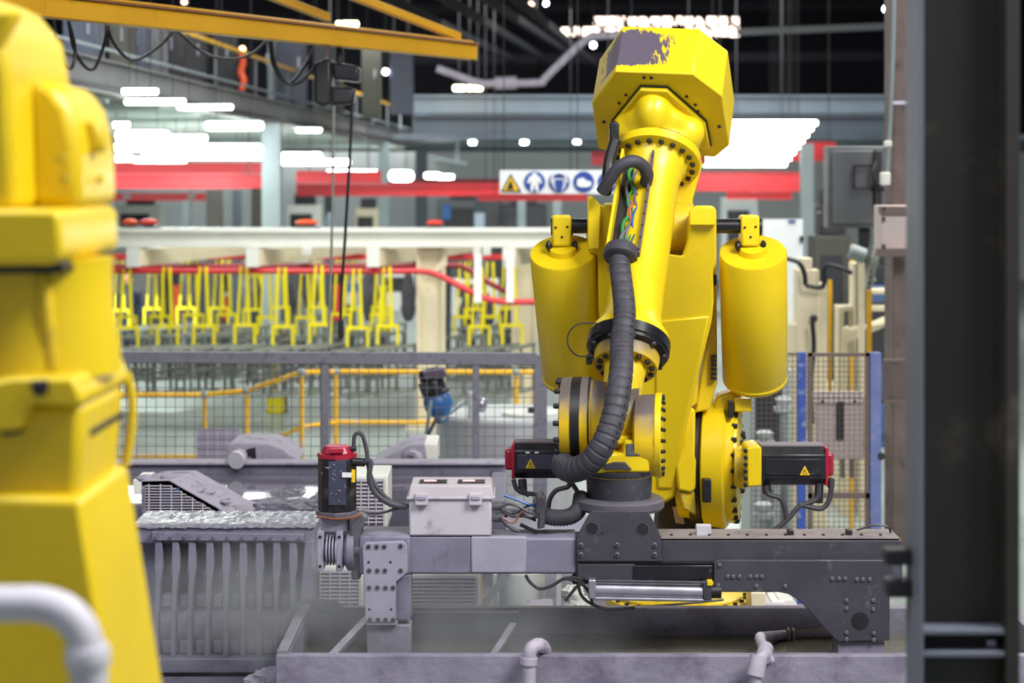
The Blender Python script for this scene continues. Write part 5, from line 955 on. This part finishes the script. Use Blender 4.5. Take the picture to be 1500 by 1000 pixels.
# left servo with red cap, gearbox and coupling
mc = P(494, 690, YG+.06)
def octo(z0, z1, r0, r1): return MB().lathe((mc.x, mc.y, 0), (0, 0, 1), [(z0, r0), (z1, r1)], 8)
def zg(y): return P(0, y, YG).z
sm = octo(zg(750), zg(672), .085, .085); sv = sm.build('servo_motor', 'motor_black', gr, .004)
MB().rect(481, 676, 507, 740, YG-.027, .02).build('front_face', 'motor_face', sv, .002); octo(zg(672), zg(666), .087, .087).build('red_flange', 'red_cap', sv); octo(zg(666), zg(655), .075, .055).build('encoder_cap', 'red_cap', sv, .004)
MB().rect(482, 657, 503, 664, YG-.02, .02).build('cap_badge', 'red_cap', sv, .003); MB().rect(501, 692, 515, 699, YG-.035, .004).build('white_label', 'white_label', sv); MB().rect(515, 688, 520, 706, YG-.02, .01).build('yellow_label', 'label_yellow', sv)
m = MB()
for k in range(22): m.box((mc.x+random.uniform(-.06, .05), YG-.0285, zg(random.uniform(675, 740))), (.0025, .003, .0025))
stuff(m.build('paint_speck', 'white_label', sv))
MB().cyl(P(513, 657, YG+.05), P(522, 657, YG+.05), .012).build('cable_plug', 'black', sv); MB().tube([P(518, 657, YG+.05), P(519, 640, YG+.05), P(524, 634, YG+.05), P(531, 638, YG+.05), P(537, 660, YG+.05), P(541, 690, YG+.04), P(553, 715, YG+.03), P(575, 735, YG+.03), P(600, 741, YG+.05)], .009, 8).build('motor_cable', 'rubber', sv)
MB().cyl(P(517, 676, YG+.03), P(534, 677, YG+.02), .019).build('cable_plug', 'black', sv); MB().tube([P(534, 677, YG+.02), P(543, 676, YG+.01), P(541, 700, YG), P(550, 722, YG), P(572, 738, YG), P(596, 742, YG+.02)], .012, 8).build('motor_cable', 'rubber', sv); MB().tube([P(505, 747, YG+.05), P(550, 752, YG+.05), P(580, 745, YG+.05), P(596, 742, YG+.05)], .006, 6).build('motor_cable', 'rubber', sv)
octo(zg(757), zg(750), .095, .095).build('motor_foot', 'flange_grey', sv, .003); MB().tube([P(464, 756, YG-.03), P(490, 760, YG-.05), P(515, 758, YG-.05), P(530, 753, YG-.02)], .006, 6).build('rust_rope', 'rust_rope', sv)
cpn = MB().cyl(P(468, 805, YG+.03), P(530, 805, YG+.03), .045, n=24).build('coupling', 'flange_grey', gr)
for k in range(4): MB().lathe(P(479+k*4.5, 805, YG+.03), (1, 0, 0), [(0, .066), (.006, .066)], 28).build('coupling_fin', 'plate_light', cpn)
for x0, x1 in ((464, 474), (492, 502)):
    MB().rect(x0, 778, x1, 836, YG-.02, .10).build('coupling_jaw', 'plate_light', cpn, .004); bolts(cpn, [P((x0+x1)/2, y, YG-.02) for y in (786, 829)], (0, -1, 0), .007, .004, 'black')
MB().lathe(P(503, 806, YG+.04), (1, 0, 0), [(0, .05), (.02, .085), (.05, .088)], 28).build('coupling_hub', 'beam_grey', cpn)
MB().prism([(512, 756), (528, 752), (540, 757), (528, 775), (528, 848), (515, 850)], YG-.01, .16).build('gear_housing', 'flange_grey', gr, .008); MB().rect(470, 756, 510, 780, YG+.02, .08).build('gear_neck', 'plate_light', gr, .006)
# control box on the beam
bx0 = MB().rect(599, 729, 720, 785, YG-.005, .24).build('control_box', 'box_grey', gr, .008)
zl0, zl1 = P(0, 729, YG).z, P(0, 711, YG).z; X0, X1 = P(597, 0, YG).x, P(724, 0, YG).x
MB().hexa([Vector((X0, YG-.012, zl0)), Vector((X1, YG-.012, zl0)), Vector((X1, YG+.245, zl0)), Vector((X0, YG+.245, zl0))], [Vector((X0+.012, YG, zl1)), Vector((X1-.012, YG, zl1)), Vector((X1-.012, YG+.235, zl1)), Vector((X0+.012, YG+.235, zl1))]).build('lid', 'box_lid', bx0, .006)
MB().aabb(X0-.003, X1+.003, YG-.015, YG+.248, zl0-.004, zl0+.006).build('lid_seam', 'box_grey', bx0, .002)
for x0, x1 in ((609, 652), (666, 708)):
    a, b = P(x0+4, 0, YG), P(x1+2, 0, YG); MB().aabb(a.x, b.x, YG+.05, YG+.13, zl1, zl1+.006).build('display', 'display', bx0, .002); MB().aabb(a.x+.02, a.x+.075, YG+.08, YG+.1, zl1+.006, zl1+.009).build('display_digits', 'led_red', bx0)
for x in (608, 687):
    la = MB().rect(x, 723, x+19, 740, YG-.03, .03).build('latch', 'box_grey', bx0, .003); 
    MB().rect(x+3, 727, x+16, 732, YG-.036, .01).build('latch_clip', 'plate_light', bx0, .002)
for y, r in ((741, .018), (757, .022)): MB().cyl(P(720, y, YG+.08), P(735, y, YG+.08), r).build('cable_gland', 'cabinet_grey', bx0)
for k, (mt, pts) in enumerate((('black', [(733, 742), (745, 738), (760, 742), (775, 750), (790, 752)]), ('rubber', [(733, 757), (742, 768), (752, 775), (760, 778)]), ('cable_copper', [(735, 757), (752, 765), (762, 752), (775, 745)]), ('black', [(735, 748), (750, 756), (768, 756), (785, 762)]), ('cable_blue', [(738, 725), (755, 731), (770, 737), (786, 742)]), ('black', [(722, 760), (738, 748), (752, 752), (770, 742), (785, 738)]), ('rubber', [(762, 768), (785, 778), (815, 783), (842, 782)]), ('black', [(735, 760), (755, 748), (775, 758), (790, 756)]))):
    MB().tube([P(x, y, YG+.04+.01*k) for x, y in pts], .006 if mt != 'rubber' else .009, 6).build('wire', mt, bx0)
MB().prism([(786, 727), (796, 725), (800, 735), (798, 773), (787, 775), (790, 760), (784, 750)], YG+.03, .12).build('cable_clamp', 'rubber', gr, .006); MB().rect(781, 732, 788, 738, YG+.03, .1).build('clamp_bar', 'dark_steel', gr); MB().rect(781, 752, 790, 757, YG+.03, .1).build('clamp_bar', 'dark_steel', gr)
MB().tube([P(798, 755, YG+.08), P(815, 758, YG+.08), P(835, 756, YG+.1), P(848, 745, YG+.14), P(852, 725, YG+.2)], .04, 14, 10, lambda j, m: .038 if j % 2 else .034).build('cable_hose', 'rubber', gr)

# ================================================================== robot close to the camera at the left, white pipe
YL = 3.5
lr = thing('industrial_robot', 'out of focus yellow robot standing close to the camera at the left', 'robot', Vector((P(60, 0, YL).x, YL+.2, 0)))
MB().prism([(-70, 14), (38, 14), (62, 26), (94, 66), (106, 130), (112, 302), (-70, 302)], YL+.5, -.5).build('head_cover', 'yellow', lr, .02)
MB().prism([(-70, 14), (40, 18), (12, 66), (-12, 90), (-70, 92)], YL+.02, -.05).build('head_facet', 'yellow', lr, .012)
MB().prism([(100, 128), (132, 130), (158, 165), (170, 220), (172, 302), (100, 302)], YL+.5, -.34).build('elbow_casting', 'yellow', lr, .03); MB().prism([(120, 172), (150, 175), (160, 205), (158, 225), (122, 222)], YL+.3, -.05).build('casting_cover', 'yellow_dirty', lr, .012)
bolts(lr, [P(x, y, YL-.002) for x, y in ((90, 232), (95, 261))], (0, -1, 0), .009, .006, 'yellow_dirty'); bolts(lr, [P(146, 262, YL+.3)], (1, -.2, 0), .009, .006, 'yellow_dirty')
MB().prism([(-70, 300), (166, 300), (172, 312), (174, 362), (160, 372), (-70, 376)], YL+.46, -.5).build('collar', 'yellow', lr, .012)
MB().prism([(-70, 374), (160, 370), (166, 376), (166, 384), (-70, 388)], YL+.44, -.44).build('joint_gap', 'black', lr)
tc_ = P(48, 380, YL+.2); MB().lathe((tc_.x, tc_.y, 0), (0, 0, 1), [(P(0, 560, YL).z, .175), (P(0, 520, YL).z, .172), (P(0, 460, YL).z, .16), (P(0, 400, YL).z, .157), (P(0, 384, YL).z, .16)], 40).build('forearm', 'yellow', lr)
MB().prism([(60, 395), (82, 395), (94, 540), (68, 540)], YL+.1, -.06).build('cable_rib', 'yellow_dirty', lr, .01)
MB().prism([(-70, 540), (60, 528), (100, 520), (178, 520), (190, 548), (186, 560), (120, 556), (108, 590), (-70, 600)], YL+.4, -.43).build('wrist_yoke', 'yellow', lr, .02)
MB().prism([(-70, 585), (60, 585), (100, 560), (182, 560), (172, 690), (-70, 700)], YL+.38, -.36).build('wrist_body', 'yellow', lr, .02)
MB().prism([(42, 558), (70, 556), (68, 576), (60, 582), (48, 580)], YL-.04, .03).build('slot', 'black', lr, .006); MB().prism([(112, 552), (187, 548), (184, 562), (160, 560), (114, 566)], YL+.405, -.38).build('slot', 'black', lr, .006); MB().prism([(122, 606), (183, 600), (181, 612), (124, 618)], YL+.385, -.3).build('slot', 'black', lr, .006)
MB().prism([(-6, 620), (32, 616), (32, 634), (10, 640), (-6, 634)], YL-.0, .04).build('slot', 'black', lr, .006)
MB().tube([P(184, 545, YL+.42), P(193, 580, YL+.42), P(192, 630, YL+.42), P(184, 680, YL+.42)], .01, 8).build('side_hose', 'yellow', lr)
zl = .3
q = P(240, 1010, YL); q2 = P(28, 1010, YL)
MB().prism([(56, 676), (188, 678), (241, 1010), (340, 1800), (0, 1800), (40, 1010)], YL+.4, -.42).build('lower_arm', 'yellow', lr, .015)
MB().prism([(-70, 690), (38, 690), (52, 860), (48, 1100), (-70, 1100)], YL+.45, -.2).build('side_arm', 'yellow_dirty', lr, .015)
bolts(lr, [P(x, y, YL-.022) for x, y in ((120, 910), (124, 948))], (0, -1, 0), .009, .006, 'yellow_dirty')
b1 = P(-20, 1790, YL); b2 = P(360, 1790, YL); MB().aabb(b1.x, b2.x, YL-.1, YL+.5, 0, b1.z).build('base', 'yellow', lr, .02)
t = thing('handrail_pipe', 'out of focus white bent pipe in front of the near robot', 'pipe', Vector((P(132, 0, 3.05).x, 3.05, 0)))
MB().tube([P(-60, 884, 3.05), P(20, 884, 3.05), P(60, 885, 3.05), P(95, 897, 3.05), P(118, 922, 3.05), P(127, 955, 3.05), P(131, 1010, 3.05), P(131, 1060, 3.05), Vector((P(131, 0, 3.05).x, 3.05, 1.2)), Vector((P(131, 0, 3.05).x, 3.05, 0))], .030, 20).build('pipe', 'pipe_white', t)
MB().lathe(P(128, 945, 3.05), (.05, 0, -1), [(0, .034), (.006, .037), (.03, .037), (.036, .034)], 24).build('coupling', 'pipe_white', t)

# ================================================================== steam over the bath
vm = bpy.data.materials.new('steam'); vm.use_nodes = True; nt = vm.node_tree; N = nt.nodes; L = nt.links; N.clear()
out = N.new('ShaderNodeOutputMaterial'); pv = N.new('ShaderNodeVolumePrincipled'); L.new(pv.outputs[0], out.inputs['Volume'])
pv.inputs['Color'].default_value = (.93, .95, 1, 1); pv.inputs['Anisotropy'].default_value = .2
tc = N.new('ShaderNodeTexCoord'); no = N.new('ShaderNodeTexNoise'); no.inputs['Scale'].default_value = 3.2; no.inputs['Detail'].default_value = 4; L.new(tc.outputs['Object'], no.inputs['Vector'])
r1 = N.new('ShaderNodeMapRange'); r1.inputs['From Min'].default_value = .36; r1.inputs['From Max'].default_value = .75; L.new(no.outputs['Fac'], r1.inputs['Value'])
gl = N.new('ShaderNodeVectorMath'); gl.operation = 'SUBTRACT'; gl.inputs[1].default_value = (-.35, 0, .05); L.new(tc.outputs['Object'], gl.inputs[0])
gs = N.new('ShaderNodeVectorMath'); gs.operation = 'MULTIPLY'; gs.inputs[1].default_value = (.72, 1.0, 2.1); L.new(gl.outputs[0], gs.inputs[0])
ln = N.new('ShaderNodeVectorMath'); ln.operation = 'LENGTH'; L.new(gs.outputs[0], ln.inputs[0])
r2 = N.new('ShaderNodeMapRange'); r2.inputs['From Min'].default_value = 1.0; r2.inputs['From Max'].default_value = .1; L.new(ln.outputs['Value'], r2.inputs['Value'])
mu = N.new('ShaderNodeMath'); mu.operation = 'MULTIPLY'; L.new(r1.outputs[0], mu.inputs[0]); L.new(r2.outputs[0], mu.inputs[1])
m2 = N.new('ShaderNodeMath'); m2.operation = 'MULTIPLY'; m2.inputs[1].default_value = 4.5; L.new(mu.outputs[0], m2.inputs[0]); L.new(m2.outputs[0], pv.inputs['Density'])
M['steam'] = vm
o = MB().aabb(-1.9, 1.1, 7.66, 8.68, 1.42, 2.05).build('steam', 'steam', smooth=0); tag(o, 'thin pale steam drifting over the dipping bath', 'steam'); stuff(o)
